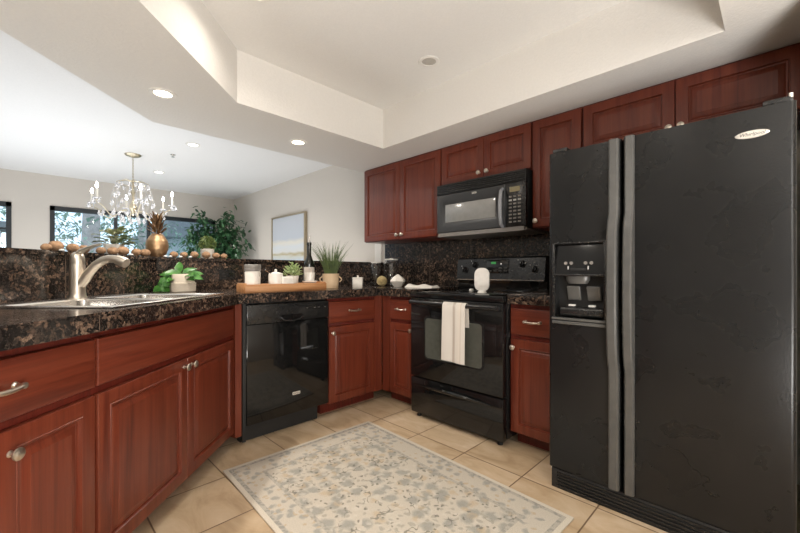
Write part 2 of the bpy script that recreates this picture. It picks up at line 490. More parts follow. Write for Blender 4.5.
# ------------------------------------------------------------------ mesh builder
class MB:
    def __init__(s):
        s.bm = bmesh.new()

    def box(s, x0, x1, y0, y1, z0, z1, bev=0.0, seg=2, rot=None, piv=None):
        r = bmesh.ops.create_cube(s.bm, size=1.0)
        vs = r['verts']
        for v in vs:
            v.co = Vector(((x0 + x1) / 2 + v.co.x * (x1 - x0), (y0 + y1) / 2 + v.co.y * (y1 - y0), (z0 + z1) / 2 + v.co.z * (z1 - z0)))
        if bev > 0:
            ed = list({e for v in vs for e in v.link_edges})
            r2 = bmesh.ops.bevel(s.bm, geom=ed, offset=bev, segments=seg, affect='EDGES', profile=0.5)
            vs = list({v for f in r2['faces'] for v in f.verts} | {v for v in vs if v.is_valid})
        if rot is not None:
            p = Vector(piv)
            for v in vs:
                v.co = rot @ (v.co - p) + p
        return s

    def lathe(s, prof, o=(0, 0, 0), axis=(0, 0, 1), seg=20, squash=None):
        """prof: (radius, height) along axis."""
        a = Vector(axis).normalized()
        q = a.to_track_quat('Z', 'Y')
        o = Vector(o)
        rings = []
        for (r, h) in prof:
            if r < 1e-6:
                rings.append([s.bm.verts.new(o + q @ Vector((0, 0, h)))])
            else:
                ring = []
                for k in range(seg):
                    t = 2 * PI * k / seg
                    x, y = r * math.cos(t), r * math.sin(t)
                    if squash:
                        x, y = x * squash[0], y * squash[1]
                    ring.append(s.bm.verts.new(o + q @ Vector((x, y, h))))
                rings.append(ring)
        for A, B in zip(rings, rings[1:]):
            for k in range(seg):
                k2 = (k + 1) % seg
                if len(A) == 1 and len(B) == 1:
                    continue
                if len(A) == 1:
                    s.bm.faces.new((A[0], B[k2], B[k]))
                elif len(B) == 1:
                    s.bm.faces.new((A[k], A[k2], B[0]))
                else:
                    s.bm.faces.new((A[k], A[k2], B[k2], B[k]))
        return s

    def cyl(s, o, r, h, axis=(0, 0, 1), seg=20, bev=0.0):
        if bev:
            return s.lathe([(0, 0), (r - bev, 0), (r, bev), (r, h - bev), (r - bev, h), (0, h)], o, axis, seg)
        return s.lathe([(0, 0), (r, 0), (r, h), (0, h)], o, axis, seg)

    def tube(s, pts, rad, seg=10, caps=True, flat_k=1.0):
        pts = [Vector(p) for p in pts]
        n = len(pts)
        if not hasattr(rad, '__len__'):
            rad = [rad] * n
        T = []
        for i in range(n):
            t = pts[min(i + 1, n - 1)] - pts[max(i - 1, 0)]
            T.append(t.normalized())
        ref = Vector((0, 0, 1)) if abs(T[0].z) < 0.9 else Vector((1, 0, 0))
        u = (ref - T[0] * ref.dot(T[0])).normalized()
        rings = []
        for i in range(n):
            u = (u - T[i] * u.dot(T[i])).normalized()
            v = T[i].cross(u)
            rings.append([s.bm.verts.new(pts[i] + (u * math.cos(2 * PI * k / seg) * flat_k + v * math.sin(2 * PI * k / seg)) * rad[i]) for k in range(seg)])
        for A, B in zip(rings, rings[1:]):
            for k in range(seg):
                k2 = (k + 1) % seg
                s.bm.faces.new((A[k], A[k2], B[k2], B[k]))
        if caps:
            s.bm.faces.new(list(reversed(rings[0]))); s.bm.faces.new(rings[-1])
        return s

    def sphere(s, c, r, sub=2, sc=(1, 1, 1)):
        res = bmesh.ops.create_icosphere(s.bm, subdivisions=sub, radius=r)
        for v in res['verts']:
            v.co = Vector((v.co.x * sc[0], v.co.y * sc[1], v.co.z * sc[2])) + Vector(c)
        return res['verts']

    def rect_rings(s, x0, x1, z0, z1, prof):
        """A panel facing -Y: nested rectangles of (inset, depth)."""
        loops = []
        for a, y in prof:
            loops.append([s.bm.verts.new((px, y, pz)) for px, pz in ((x0 + a, z0 + a), (x1 - a, z0 + a), (x1 - a, z1 - a), (x0 + a, z1 - a))])
        for A, B in zip(loops, loops[1:]):
            for k in range(4):
                k2 = (k + 1) % 4
                s.bm.faces.new((A[k], A[k2], B[k2], B[k]))
        s.bm.faces.new(loops[-1])
        s.bm.faces.new(list(reversed(loops[0])))
        return s

    def rrect(s, x0, x1, z0, z1, y0, y1, rad, seg=5, hole=None):
        """Rounded rectangle slab between y0 (front) and y1."""
        def loop(y):
            out = []
            for cx, cz, a0 in ((x1 - rad, z1 - rad, 0), (x0 + rad, z1 - rad, 90), (x0 + rad, z0 + rad, 180), (x1 - rad, z0 + rad, 270)):
                for k in range(seg + 1):
                    t = R(a0 + 90 * k / seg)
                    out.append(s.bm.verts.new((cx + rad * math.cos(t), y, cz + rad * math.sin(t))))
            return out
        A, B = loop(y0), loop(y1)
        n = len(A)
        for k in range(n):
            s.bm.faces.new((A[k], A[(k + 1) % n], B[(k + 1) % n], B[k]))
        s.bm.faces.new(A); s.bm.faces.new(list(reversed(B)))
        return s

    def prism(s, poly, z0, z1):
        A = [s.bm.verts.new((p[0], p[1], z0)) for p in poly]
        B = [s.bm.verts.new((p[0], p[1], z1)) for p in poly]
        n = len(poly)
        for k in range(n):
            s.bm.faces.new((A[k], A[(k + 1) % n], B[(k + 1) % n], B[k]))
        s.bm.faces.new(list(reversed(A))); s.bm.faces.new(B)
        return s

    def quad(s, a, b, c, d):
        s.bm.faces.new([s.bm.verts.new(p) for p in (a, b, c, d)])
        return s

    def leaf(s, base, direc, up, L, W, bend=0.25, fold=0.15):
        """One leaf blade: six quads bent along its length."""
        d = Vector(direc).normalized()
        up = Vector(up)
        side = d.cross(up)
        if side.length < 1e-4:
            side = d.cross(Vector((1, 0.3, 0)))
        side.normalize()
        nrm = side.cross(d).normalized()
        rows = []
        for t, wd in ((0, 0.08), (0.3, 0.85), (0.6, 0.9), (0.85, 0.5), (1.0, 0.05)):
            c = Vector(base) + d * (L * t) - nrm * (bend * L * t * t)
            rows.append([s.bm.verts.new(c + side * (W / 2 * wd * k) + nrm * (abs(k) * fold * W)) for k in (-1, 0, 1)])
        for A, B in zip(rows, rows[1:]):
            for k in (0, 1):
                s.bm.faces.new((A[k], A[k + 1], B[k + 1], B[k]))
        return s

    def build(s, name, mat, parent=None, smooth=35, fix=True, uv=None):
        if fix:
            bmesh.ops.recalc_face_normals(s.bm, faces=s.bm.faces[:])
        if uv:
            lay = s.bm.loops.layers.uv.new('UVMap')
            for f in s.bm.faces:
                for lp in f.loops:
                    lp[lay].uv = uv(f, lp.vert.co)
        me = bpy.data.meshes.new(name)
        s.bm.to_mesh(me)
        s.bm.free()
        if smooth:
            me.shade_smooth()
            me.set_sharp_from_angle(angle=R(smooth))
        me.materials.append(mat)
        o = bpy.data.objects.new(name, me)
        C.objects.link(o)
        if parent is not None:
            o.parent = parent
        return o


def thing(name, label, cat, loc=(0, 0, 0), rot=0.0, group=None):
    o = bpy.data.objects.new(name, None)
    C.objects.link(o)
    o.empty_display_size = 0.05
    o.location = loc
    o.rotation_euler = (0, 0, rot)
    return tag(o, label, cat, group)


def tag(o, label, cat, group=None):
    o['label'] = label
    o['category'] = cat
    if group:
        o['group'] = group
    return o


def struct(o):
    o['kind'] = 'structure'
    return o


def text(body, size, loc, rot, mat, parent, ext=0.0003, name='lettering', shear=0.0):
    c = bpy.data.curves.new(name, 'FONT')
    c.body = body
    c.size = size
    c.extrude = ext
    c.shear = shear
    c.align_x = 'CENTER'
    c.align_y = 'CENTER'
    c.materials.append(mat)
    tmp = bpy.data.objects.new('tmp_text', c)
    me = bpy.data.meshes.new_from_object(tmp)
    bpy.data.objects.remove(tmp)
    o = bpy.data.objects.new(name, me)
    C.objects.link(o)
    o.parent = parent
    o.location = loc
    o.rotation_euler = rot
    return o


def deep_copy(root, loc, rot=None, label=None):
    r = root.copy(); C.objects.link(r)
    r.location = loc
    if rot is not None:
        r.rotation_euler = (0, 0, rot)
    if label:
        r['label'] = label
    for ch in list(root.children):
        c = ch.copy(); C.objects.link(c); c.parent = r
        for g in list(ch.children):
            d = g.copy(); C.objects.link(d); d.parent = c
    return r


# ------------------------------------------------------------------ plan of the place
XF, YF = -2.29, 2.08           # cabinet fronts: dishwasher run (x) and stove run (y)
YW = 2.72                      # stove wall
BEND = Vector((XF, 0.893))     # where the sink run turns 45 degrees
U = Vector((math.sqrt(.5), -math.sqrt(.5)))
CT0, CT1 = 0.865, 0.925        # worktop
SOF, CEIL = 2.067, 2.385
BAR0, BAR1 = 1.137, 1.157


def bendpt(x):
    return Vector((x, BEND.y - 0.41421 * (XF - x)))


def dist(p):
    return (-p[0] + p[1]) * math.sqrt(.5)


def sink_pt(d, lat):
    return Vector((-d + lat, d + lat)) * math.sqrt(.5)


def strip(xa, xb, dend, ymax):
    a, b = bendpt(xa), bendpt(xb)
    return [a + U * (dist(a) - dend), a, Vector((xa, ymax)), Vector((xb, ymax)), b, b + U * (dist(b) - dend)]


# ------------------------------------------------------------------ structure
struct(MB().box(-7.1, 1.8, -3.2, 2.8, -0.1, 0).build('floor', M['floor'], smooth=0))
struct(MB().prism([(-2.6, 2.8), (-2.6, 0.75), (1.35, -3.2), (1.8, -3.2), (1.8, 2.8)], CEIL, CEIL + 0.1).build('ceiling', M['ceil'], smooth=0))
struct(MB().prism([(-2.6, 2.8), (-7.1, 2.8), (-7.1, -3.2), (1.35, -3.2), (-2.6, 0.75)], CEIL, CEIL + 0.1).build('ceiling', M['ceil_dining'], smooth=0))
struct(MB().prism(list(reversed([(-3.10, 2.71), (-7.02, 2.71), (-7.02, -3.09), (0.4, -3.09), (-3.10, 0.40)])), 0.0, 0.012).build('floor_dining_bounce', M['bounce_floor'], smooth=0))  # unseen pale dining floor, added so less warm light bounces up
sb = MB()
sb.prism(strip(-2.275, -2.97, -3.38, YW), SOF, CEIL)
sb.prism([(-2.275, 2.08), (-0.151, 2.08), (1.7, 2.08), (1.7, YW), (-2.275, YW)], SOF, CEIL)
sb.prism([(-0.151, -1.229), (1.7, -3.08), (1.7, 2.08), (-0.151, 2.08)], SOF, CEIL)
struct(sb.build('ceiling_soffit', M['soffit'], smooth=0))
struct(MB().box(-7.1, 1.8, YW, YW + 0.1, 0, CEIL).build('wall_north', M['wall'], smooth=0))
struct(MB().box(1.7, 1.8, -3.2, YW, 0, CEIL).build('wall_east', M['wall'], smooth=0))
struct(MB().box(-7.1, 1.8, -3.2, -3.1, 0, CEIL).build('wall_south', M['wall'], smooth=0))
struct(MB().box(0.105, 0.205, 1.95, YW, 0, SOF).build('wall_right', M['wall'], smooth=0))
WX = -7.03
WINS = [(0.25, 2.40), (-1.75, -0.115)]
WZ0, WZ1 = 0.92, 1.965
wb = MB()
ys = [-3.1, WINS[1][0], WINS[1][1], WINS[0][0], WINS[0][1], YW]
for a, b_, solid in ((ys[0], ys[1], 1), (ys[1], ys[2], 0), (ys[2], ys[3], 1), (ys[3], ys[4], 0), (ys[4], ys[5], 1)):
    if solid:
        wb.box(WX - 0.12, WX, a, b_, 0, CEIL)
    else:
        wb.box(WX - 0.12, WX, a, b_, 0, WZ0); wb.box(WX - 0.12, WX, a, b_, WZ1, CEIL)
struct(wb.build('wall_west', M['wall'], smooth=0))
for i, ((a, b_), mull, cross) in enumerate(((WINS[0], (0.98, 1.40), ()), (WINS[1], (-0.75,), (1.62,)))):
    f = MB()
    t = 0.05
    x0, x1 = WX - 0.07, WX + 0.012
    f.box(x0, x1, a, a + t, WZ0, WZ1); f.box(x0, x1, b_ - t, b_, WZ0, WZ1)
    f.box(x0, x1, a, b_, WZ0, WZ0 + t); f.box(x0, x1, a, b_, WZ1 - t - 0.01, WZ1)
    wf = struct(f.build(f'window_{i + 1}', M['winframe'], smooth=0))
    for mx in mull:
        MB().box(x0 + 0.01, x1 - 0.02, mx - 0.022, mx + 0.022, WZ0 + t, WZ1 - t).build('mullion', M['winframe'], wf, 0)
    for cz in cross:
        MB().box(x0 + 0.01, x1 - 0.02, a + t, b_ - t, cz - 0.012, cz + 0.012).build('glazing_bar', M['winframe'], wf, 0)
    MB().box(WX - 0.045, WX - 0.040, a + t, b_ - t, WZ0 + t, WZ1 - t).build('pane', M['pane'], wf, 0)
# low wall behind the worktop and a pale upright strip at its corner
struct(MB().prism(strip(-2.945, -3.10, 0.58, YW), 0, BAR0).build('wall_bar', M['wall'], smooth=0))
struct(MB().box(-3.10, -2.995, YW - 0.014, YW, BAR1, SOF, 0.003).build('wall_strip_1', M['trim']))

# ------------------------------------------------------------------ outdoors, beyond the dining windows
struct(MB().box(-40, -7.3, -25, 30, -0.5, -0.3).build('ground_outside', M['ground'], smooth=0))


def out_tree(x, y, r, h, crown_z, crown_r, n, label, seed):
    rnd = random.Random(seed)
    t = thing('garden_tree', label, 'tree', (x, y, -0.3), 0, 'trees outside the dining windows')
    MB().tube([(0, 0, 0), (0.03, 0.02, h * 0.4), (-0.02, 0.06, h * 0.75), (0.03, 0, h)], [r, r * 0.85, r * 0.7, r * 0.35], 12).build('trunk', M['outbark'], t)
    mb = MB()
    for k in range(n):
        a, b_ = rnd.uniform(0, 2 * PI), rnd.uniform(-1, 1)
        rr = crown_r * rnd.choice((0.45, 0.6, 0.85, 1.0)) * rnd.uniform(0.85, 1.1)
        p = Vector((math.cos(a) * rr, math.sin(a) * rr, crown_z + b_ * crown_r * 1.0))
        q = Vector((rnd.uniform(-1, 1), rnd.uniform(-1, 1), rnd.uniform(-0.8, 0.4)))
        mb.leaf(p, q, (0, 0, 1), rnd.uniform(0.09, 0.17), rnd.uniform(0.05, 0.09))
    mb.build('crown', M['outleaf'], t, fix=False)
    return t


out_tree(-11.0, 1.05, 0.20, 5.0, 3.0, 1.2, 750, 'pale thick-trunked garden tree outside the left part of the wide dining window', 1)
out_tree(-14.2, 2.62, 0.15, 5.0, 2.7, 1.1, 900, 'leafy garden tree with a thin trunk outside the middle of the wide dining window', 2)
out_tree(-14.2, 0.25, 0.12, 4.0, 2.2, 0.9, 600, 'small dense garden tree furthest left outside the wide dining window', 3)
out_tree(-10.2, 3.25, 0.07, 2.4, 1.5, 0.75, 520, 'low bushy garden tree outside the right end of the wide dining window', 4)
nb = thing('neighbour_house', 'pale neighbouring house with grey eaves outside the right end of the dining window', 'house', (-19, 7.6, -0.3))
MB().box(-2, 2, -3.4, 6, 0, 2.7).build('house_wall', M['outwall'], nb, 0)
MB().box(-2.7, 2.7, -4.1, 6.6, 2.7, 2.95).box(-2.2, 2.2, -3.6, 6.2, 2.95, 3.5).build('house_roof', M['outroof'], nb, 0)
MB().box(1.99, 2.03, -1.6, 0.2, 1.0, 2.1).build('house_window', M['winframe'], nb, 0)
nb2 = thing('garden_wall', 'pale stucco garden building outside the narrow window at the far left', 'building', (-13, -2.6, -0.3))
MB().box(-0.5, 0.5, -3, 2.2, 0, 2.35).build('house_wall', M['outwall'], nb2, 0)
MB().box(-0.7, 0.7, -3.1, 2.4, 2.35, 2.5).build('house_roof', M['outroof'], nb2, 0)

# ------------------------------------------------------------------ worktops and backsplashes
tb = bmesh.new()
vm = {}


def V2(p):
    k = (round(p[0], 4), round(p[1], 4))
    if k not in vm:
        vm[k] = tb.verts.new((p[0], p[1], CT1))
    return vm[k]


def face2(*pts):
    tb.faces.new([V2(p) for p in pts])


FX, FY = -2.262, 2.052                      # front edges of the worktop
fb = Vector((FX, bendpt(FX).y)); bb = bendpt(-2.93)
LF = (fb.x + fb.y) * math.sqrt(.5); LB = (bb.x + bb.y) * math.sqrt(.5)
ds = [0.58, 1.365, 1.735, 1.785, 2.185]
ls = [LF, -1.052, -1.575, LB]
for i in range(len(ds) - 1):
    for j in range(3):
        if i in (1, 2, 3) and j == 1:
            continue
        face2(sink_pt(ds[i], ls[j]), sink_pt(ds[i + 1], ls[j]), sink_pt(ds[i + 1], ls[j + 1]), sink_pt(ds[i], ls[j + 1]))
YB = YW - 0.015
face2(sink_pt(2.185, ls[0]), fb, bb, sink_pt(2.185, ls[3]), sink_pt(2.185, ls[2]), sink_pt(2.185, ls[1]))
face2(fb, (FX, FY), (-2.93, FY), bb)
face2((FX, FY), (FX, YB), (-2.93, YB), (-2.93, FY))
face2((FX, FY), (-1.925, FY), (-1.925, YB), (FX, YB))
be = [e for e in tb.edges if len(e.link_faces) == 1]
ex = bmesh.ops.extrude_edge_only(tb, edges=be)
for v in [g for g in ex['geom'] if isinstance(g, bmesh.types.BMVert)]:
    v.co.z = CT0
bmesh.ops.recalc_face_normals(tb, faces=tb.faces[:])
bev = [e for e in tb.edges if len(e.link_faces) == 2 and abs(e.verts[0].co.z - CT1) < 1e-5 and abs(e.verts[1].co.z - CT1) < 1e-5
       and any(abs(f.normal.z) < 0.5 for f in e.link_faces)]
bmesh.ops.bevel(tb, geom=bev, offset=0.006, segments=2, affect='EDGES')


def run_uv(f, co):
    c = f.calc_center_median()
    if abs(f.normal.z) > 0.6:
        if c.y < bendpt(min(c.x, -2.2)).y + 0.02:
            return (dist(co) + 0.02, (co.x + co.y) * .7071)
        if c.x < FX:
            return (co.y + 0.18, co.x)
        return (co.x, co.y)
    t = Vector((-f.normal.y, f.normal.x))
    if abs(t.x) > 0.9:
        return (co.x, co.z)
    if abs(t.y) > 0.9:
        return (co.y + 0.18, co.z)
    return (dist(co) + 0.02, co.z)


mbt = MB(); mbt.bm.free(); mbt.bm = tb
tag(mbt.build('countertop', M['granite'], None, 30, uv=run_uv), 'long dark brown granite worktop around the sink and the dishwasher corner', 'countertop')
tag(MB().box(-1.143, -0.80, FY, YB, CT0, CT1, 0.005).build('countertop', M['granite'], None, uv=run_uv),
    'short piece of brown granite worktop between the range and the refrigerator', 'countertop')
tag(MB().prism(strip(-2.93, -2.945, 0.58, YW - 0.015), CT1, BAR0).build('backsplash', M['granite'], None, 0, uv=lambda f, co: (run_uv(f, co)[0] * 0.66, co.z)),
    'dark granite tile backsplash under the raised bar behind the sink', 'backsplash')
tag(MB().box(-2.93, -0.80, YW - 0.015, YW, CT1, 1.345).build('backsplash', M['granite'], None, 0, uv=lambda f, co: (co.x * 0.66, co.z)),
    'tall granite backsplash on the wall behind the black range', 'backsplash')
tag(MB().prism(strip(-2.922, -3.27, 0.58, YW - 0.015), BAR0, BAR1).build('bar_ledge', M['granite'], None, 0, uv=run_uv),
    'raised granite bar ledge carrying the pineapple and dried pods', 'bar ledge')

# ------------------------------------------------------------------ cabinets
DOOR = [(0, .020), (0, .004), (.0015, .0012), (.005, 0), (.0495, 0), (.0505, -.0012), (.0520, -.0018), (.0535, -.0012), (.0550, .0025), (.0575, .0088), (.0625, .0095), (.0665, .0070), (.0700, .0052), (.0860, .0012), (.0885, 0.0)]
SLAB = [(0, .020), (0, .005), (.0018, .0015), (.006, 0)]
GAP = 0.0015


def knob(x, z, parent):
    mb = MB()
    mb.lathe([(0, 0.0), (0.009, 0.0), (0.0085, 0.002), (0.005, 0.004), (0.0045, 0.014), (0.008, 0.0175), (0.0155, 0.020), (0.0165, 0.0225), (0.0155, 0.0255), (0.011, 0.0265), (0.0095, 0.0275), (0.005, 0.029), (0, 0.0292)],
             (x, 0.0, z), (0, -1, 0), 20)
    return mb.build('knob', M['nickel'], parent)


def pull(x, z, parent):
    mb = MB()
    w_ = 0.044
    for sg in (-1, 1):
        mb.lathe([(0, 0), (0.010, 0), (0.009, 0.003), (0.006, 0.006), (0.0055, 0.016), (0.0085, 0.022), (0.008, 0.028), (0, 0.030)], (x + sg * w_, 0, z), (0, -1, 0), 14)
    pts = []
    rad = []
    for k in range(13):
        t = k / 12 * 2 - 1
        pts.append((x + t * w_, -0.024 - 0.006 * (1 - t * t), z - 0.003 * (1 - t * t)))
        rad.append(0.0042 + 0.0028 * (1 - t * t))
    mb.tube(pts, rad, 10)
    return mb.build('pull', M['nickel'], parent)


def carcass(t, w_, dep, z0, z1, toe=True):
    mb = MB()
    mb.box(0, w_, 0.021, dep, z0, z1)
    mb.build('carcass', M['wood_in'], t, 0)
    if toe:
        MB().box(0, w_, 0.105, dep, 0, z0).build('toe_kick', M['wood_in'], t, 0)


def door(t, x0, x1, z0, z1, kx=None, kz=None):
    d = MB().rect_rings(x0 + GAP, x1 - GAP, z0, z1, DOOR).build('door', M['wood_v'], t, 25)
    if kx is not None:
        knob(kx, kz, d)
    return d


def drawer(t, x0, x1, z0, z1, px=None, name='drawer'):
    d = MB().rect_rings(x0 + GAP, x1 - GAP, z0, z1, SLAB).build(name, M['wood_h'], t, 25)
    if px is not None:
        pull(px, (z0 + z1) / 2 + 0.005, d)
    return d


DZ0, DZ1, FZ0, FZ1 = 0.095, 0.655, 0.682, 0.838
TOE = 0.09


def sink_org(tt):
    p = BEND + U * tt
    return (p.x, p.y, 0)


W1 = 1.024
t = thing('base_cabinet', 'long cherry sink base cabinet with two doors under one wide false front', 'cabinet', sink_org(W1), R(135))
carcass(t, W1 - 0.27, 0.62, TOE, 0.70)
MB().box(0, W1, 0.021, 0.040, 0.70, CT0 - 0.021).build('front_frame', M['wood_in'], t, 0)
MB().box(W1 - 0.27, W1, 0.021, 0.35, TOE, 0.70).build('corner_carcass', M['wood_in'], t, 0)
drawer(t, 0.005, W1 - 0.012, FZ0, FZ1, None, 'false_front')
door(t, 0.005, 0.525, DZ0, DZ1, 0.495, DZ1 - 0.035)
door(t, 0.525, W1 - 0.012, DZ0, DZ1, 0.555, DZ1 - 0.035)
MB().box(0.0, W1 - 0.005, 0.021, 0.06, CT0 - 0.02, CT0).build('top_rail', M['wood_in'], t, 0)
W2 = 0.62
t = thing('base_cabinet', 'cherry base cabinet with one wide drawer at the near left edge', 'cabinet', sink_org(W1 + W2), R(135))
carcass(t, W2, 0.62, TOE, CT0)
drawer(t, 0.005, W2 - 0.005, FZ0, FZ1, W2 - 0.306)
door(t, 0.005, W2 / 2, DZ0, DZ1, W2 / 2 - 0.035, DZ1 - 0.06)
door(t, W2 / 2, W2 - 0.005, DZ0, DZ1, W2 / 2 + 0.035, DZ1 - 0.06)
# narrow upright filler between sink run and dishwasher
tag(MB().prism([(XF, 0.894), (XF, 0.932), (XF - 0.58, 0.932), (XF - 0.55, 0.894 - 0.20), (XF - 0.02, 0.894 - 0.006)], 0.06, CT0).build('filler_post', M['wood_v'], None, 0),
    'narrow upright cherry filler panel at the left side of the dishwasher', 'filler panel')
# small cabinet right of dishwasher
t = thing('base_cabinet', 'cherry corner cabinet with drawer and door right of the dishwasher', 'cabinet', (XF, 1.557, 0), R(90))
carcass(t, 0.523, 0.62, TOE, CT0)
MB().box(0.445, 0.523, 0.002, 0.021, TOE, CT0).build('corner_stile', M['wood_v'], t, 0)
drawer(t, 0.006, 0.445, FZ0, FZ1, 0.235)
door(t, 0.006, 0.445, DZ0, DZ1, 0.035, DZ1 - 0.045)
# cabinet left of range
t = thing('base_cabinet', 'narrow cherry cabinet with drawer and door between the corner and the range', 'cabinet', (XF + 0.002, YF, 0))
carcass(t, 0.362, 0.62, TOE, CT0)
MB().box(0.002, 0.085, 0.0035, 0.021, TOE, CT0).build('corner_stile', M['wood_v'], t, 0)
drawer(t, 0.087, 0.358, FZ0, FZ1, 0.222)
door(t, 0.087, 0.358, DZ0, DZ1, 0.332, DZ1 - 0.045)
# cabinet right of range
t = thing('base_cabinet', 'narrow cherry base cabinet between the range and the refrigerator', 'cabinet', (-1.143, YF, 0))
carcass(t, 0.34, 0.62, TOE, CT0)
drawer(t, 0.006, 0.334, FZ0, FZ1, 0.15)
door(t, 0.006, 0.334, DZ0, DZ1, 0.028, DZ1 - 0.05)

# upper cabinets
UY, UB, UT = 2.39, 1.347, SOF - 0.002
UD = YW - UY


def upper(label, x0, x1, zb, splits, knobs):
    t = thing('wall_cabinet', label, 'cabinet', (x0, UY, 0))
    w_ = x1 - x0
    mb = MB().box(0, w_, 0.021, UD, zb, UT)
    mb.build('carcass', M['wood_in'], t, 0)
    xs = [0.004] + [s_ - x0 for s_ in splits] + [w_ - 0.004]
    for i in range(len(xs) - 1):
        kx = knobs[i]
        door(t, xs[i], xs[i + 1], zb + 0.006, UT - 0.012, kx - x0 if kx is not None else None, zb + 0.045)
    return t


upper('tall two-door cherry wall cabinet over the corner left of the microwave', -2.898, -1.924, UB, [-2.392], [-2.422, -2.362])
upper('short two-door cherry wall cabinet directly over the microwave', -1.922, -1.152, 1.747, [-1.522], [-1.556, -1.488])
upper('tall single-door cherry wall cabinet between microwave and refrigerator', -1.150, -0.832, UB, [], [-1.118])
upper('wide two-door cherry wall cabinet above the black refrigerator', -0.830, 0.100, 1.762, [-0.371], [-0.396, -0.345])

# ------------------------------------------------------------------ dishwasher
t = thing('dishwasher', 'glossy black built-in dishwasher under the wooden tray', 'dishwasher', (XF, 0.937, 0), R(90))
DW = 0.616
MB().box(0.004, DW - 0.004, 0.03, 0.58, 0.10, CT0).build('tub', M['matte'], t, 0)
dd = MB().box(0.022, DW - 0.004, -0.012, 0.03, 0.115, 0.728, 0.004).build('door', M['gloss'], t)
bdg = MB().rrect(0.328, 0.385, 0.235, 0.254, -0.0135, -0.011, 0.004).build('badge', M['silver'], dd)
text('Whirlpool', 0.013, (0.3565, -0.0140, 0.2445), (R(90), 0, 0), M['handle'], bdg)
cp = MB()
cp.box(0.022, DW - 0.004, -0.014, 0.03, 0.732, 0.852, 0.004)
cpo = cp.build('control_panel', M['satin'], t)
h = MB()
h.rrect(0.235, 0.405, 0.735, 0.775, -0.020, -0.013, 0.018)
h.build('handle_pocket', M['gloss'], cpo)
MB().tube([(0.240, -0.018, 0.762), (0.262, -0.026, 0.742), (0.32, -0.03, 0.734), (0.378, -0.026, 0.742), (0.400, -0.018, 0.762)], 0.006, 10).build('handle', M['satin'], cpo)
for k, (bx, bw) in enumerate(((0.425, .022), (0.480, .03), (0.515, .03), (0.565, .028))):
    MB().box(bx, bx + bw, -0.018, -0.013, 0.800, 0.826, 0.002).build('button', M['gloss'], cpo)
    MB().box(bx + bw * .25, bx + bw * .75, -0.0185, -0.018, 0.808, 0.811).build('button_mark', M['grey_band'], cpo, 0)
MB().box(0.004, DW - 0.06, 0.045, 0.09, 0.005, 0.112).build('toe_panel', M['matte'], t, 0)
MB().box(0.0, 0.020, -0.004, 0.03, 0.02, CT0).build('side_trim', M['matte'], t, 0)

# ------------------------------------------------------------------ range
RX0, RX1 = -1.913, -1.146
RW = RX1 - RX0
t = thing('range', 'black freestanding electric range with glass top and a towel on its door', 'stove', (RX0, 2.02, 0))
MB().box(0.004, RW - 0.004, 0.05, 0.66, 0.04, 0.885, 0.003).build('body', M['satin'], t)
ct = MB().box(0, RW, -0.005, 0.60, 0.872, 0.912, 0.006).build('cooktop', M['gloss'], t)
for cx, cy, r_ in ((0.2, 0.17, 0.10), (0.56, 0.17, 0.085), (0.2, 0.43, 0.075), (0.56, 0.43, 0.10)):
    MB().lathe([(r_, 0.9121), (r_ + 0.002, 0.9123), (r_ + 0.004, 0.9121)], (cx, cy, 0), seg=40).build('burner_ring', M['handle'], ct)
od = MB().box(0.006, RW - 0.006, 0.0, 0.05, 0.300, 0.868, 0.006).build('oven_door', M['gloss'], t)
MB().rrect(0.140, 0.630, 0.438, 0.742, -0.0035, 0.001, 0.03).build('window_border', M['satin'], od)
MB().rrect(0.152, 0.618, 0.450, 0.730, -0.0045, 0.001, 0.025).build('oven_window', M['oven_glass'], od)
hb = MB()
pts, n_ = [], 16
for k in range(n_ + 1):
    u_ = k / n_
    pts.append((0.034 + (RW - 0.068) * u_, -0.030 - 0.010 * math.sin(PI * u_), 0.840))
hb.tube(pts, 0.0165, 12)
for xx in (0.036, RW - 0.036):
    hb.box(xx - 0.014, xx + 0.014, -0.040, 0.002, 0.824, 0.854, 0.005)
hb.build('oven_handle', M['satin'], od)
MB().box(0.006, RW - 0.006, 0.045, 0.05, 0.288, 0.300).build('door_seam', M['matte'], t, 0)
sd = MB().box(0.006, RW - 0.006, 0.002, 0.05, 0.032, 0.290, 0.008).build('storage_drawer', M['gloss'], t)
ar = MB()
pl = []
for k in range(15):
    u_ = k / 14 * 2 - 1
    pl.append((RW / 2 + u_ * 0.30, -0.006 - 0.012 * (1 - u_ * u_), 0.238 + 0.012 * (1 - u_ * u_)))
ar.tube(pl, [0.002 + 0.013 * (1 - (k / 14 * 2 - 1) ** 2) for k in range(15)], 10)
ar.build('drawer_grip', M['gloss'], sd)
for fx in (0.05, RW - 0.05):
    for fy in (0.045, 0.6):
        MB().lathe([(0, 0), (0.017, 0), (0.017, 0.012), (0.010, 0.016), (0.010, 0.06), (0, 0.06)], (fx, fy, 0), seg=14).build('foot', M['matte'], t)
bk = MB()
for a, b_ in (((0.560, 0.912, 0.985), None), ):
    pass
bk.prism([(0.0, 0.60), (RW, 0.60), (RW, 0.680), (0.0, 0.680)], 0.88, 0.985)
bgo = bk.build('backguard', M['gloss'], t, 0)
cpn = MB()
# sloped control fascia: a bevelled wedge
prof = [(0.572, 0.985), (0.566, 1.000), (0.588, 1.160), (0.600, 1.172), (0.68, 1.172), (0.68, 0.985)]
A = [cpn.bm.verts.new((0.004, y, z)) for y, z in prof]
B = [cpn.bm.verts.new((RW - 0.004, y, z)) for y, z in prof]
for k in range(len(prof)):
    k2 = (k + 1) % len(prof)
    cpn.bm.faces.new((A[k], A[k2], B[k2], B[k]))
cpn.bm.faces.new(A); cpn.bm.faces.new(list(reversed(B)))
cpo = cpn.build('control_panel', M['satin'], t, 20)
tilt = math.atan2(0.022, 0.16)
Rx = Matrix.Rotation(-tilt, 3, 'X')


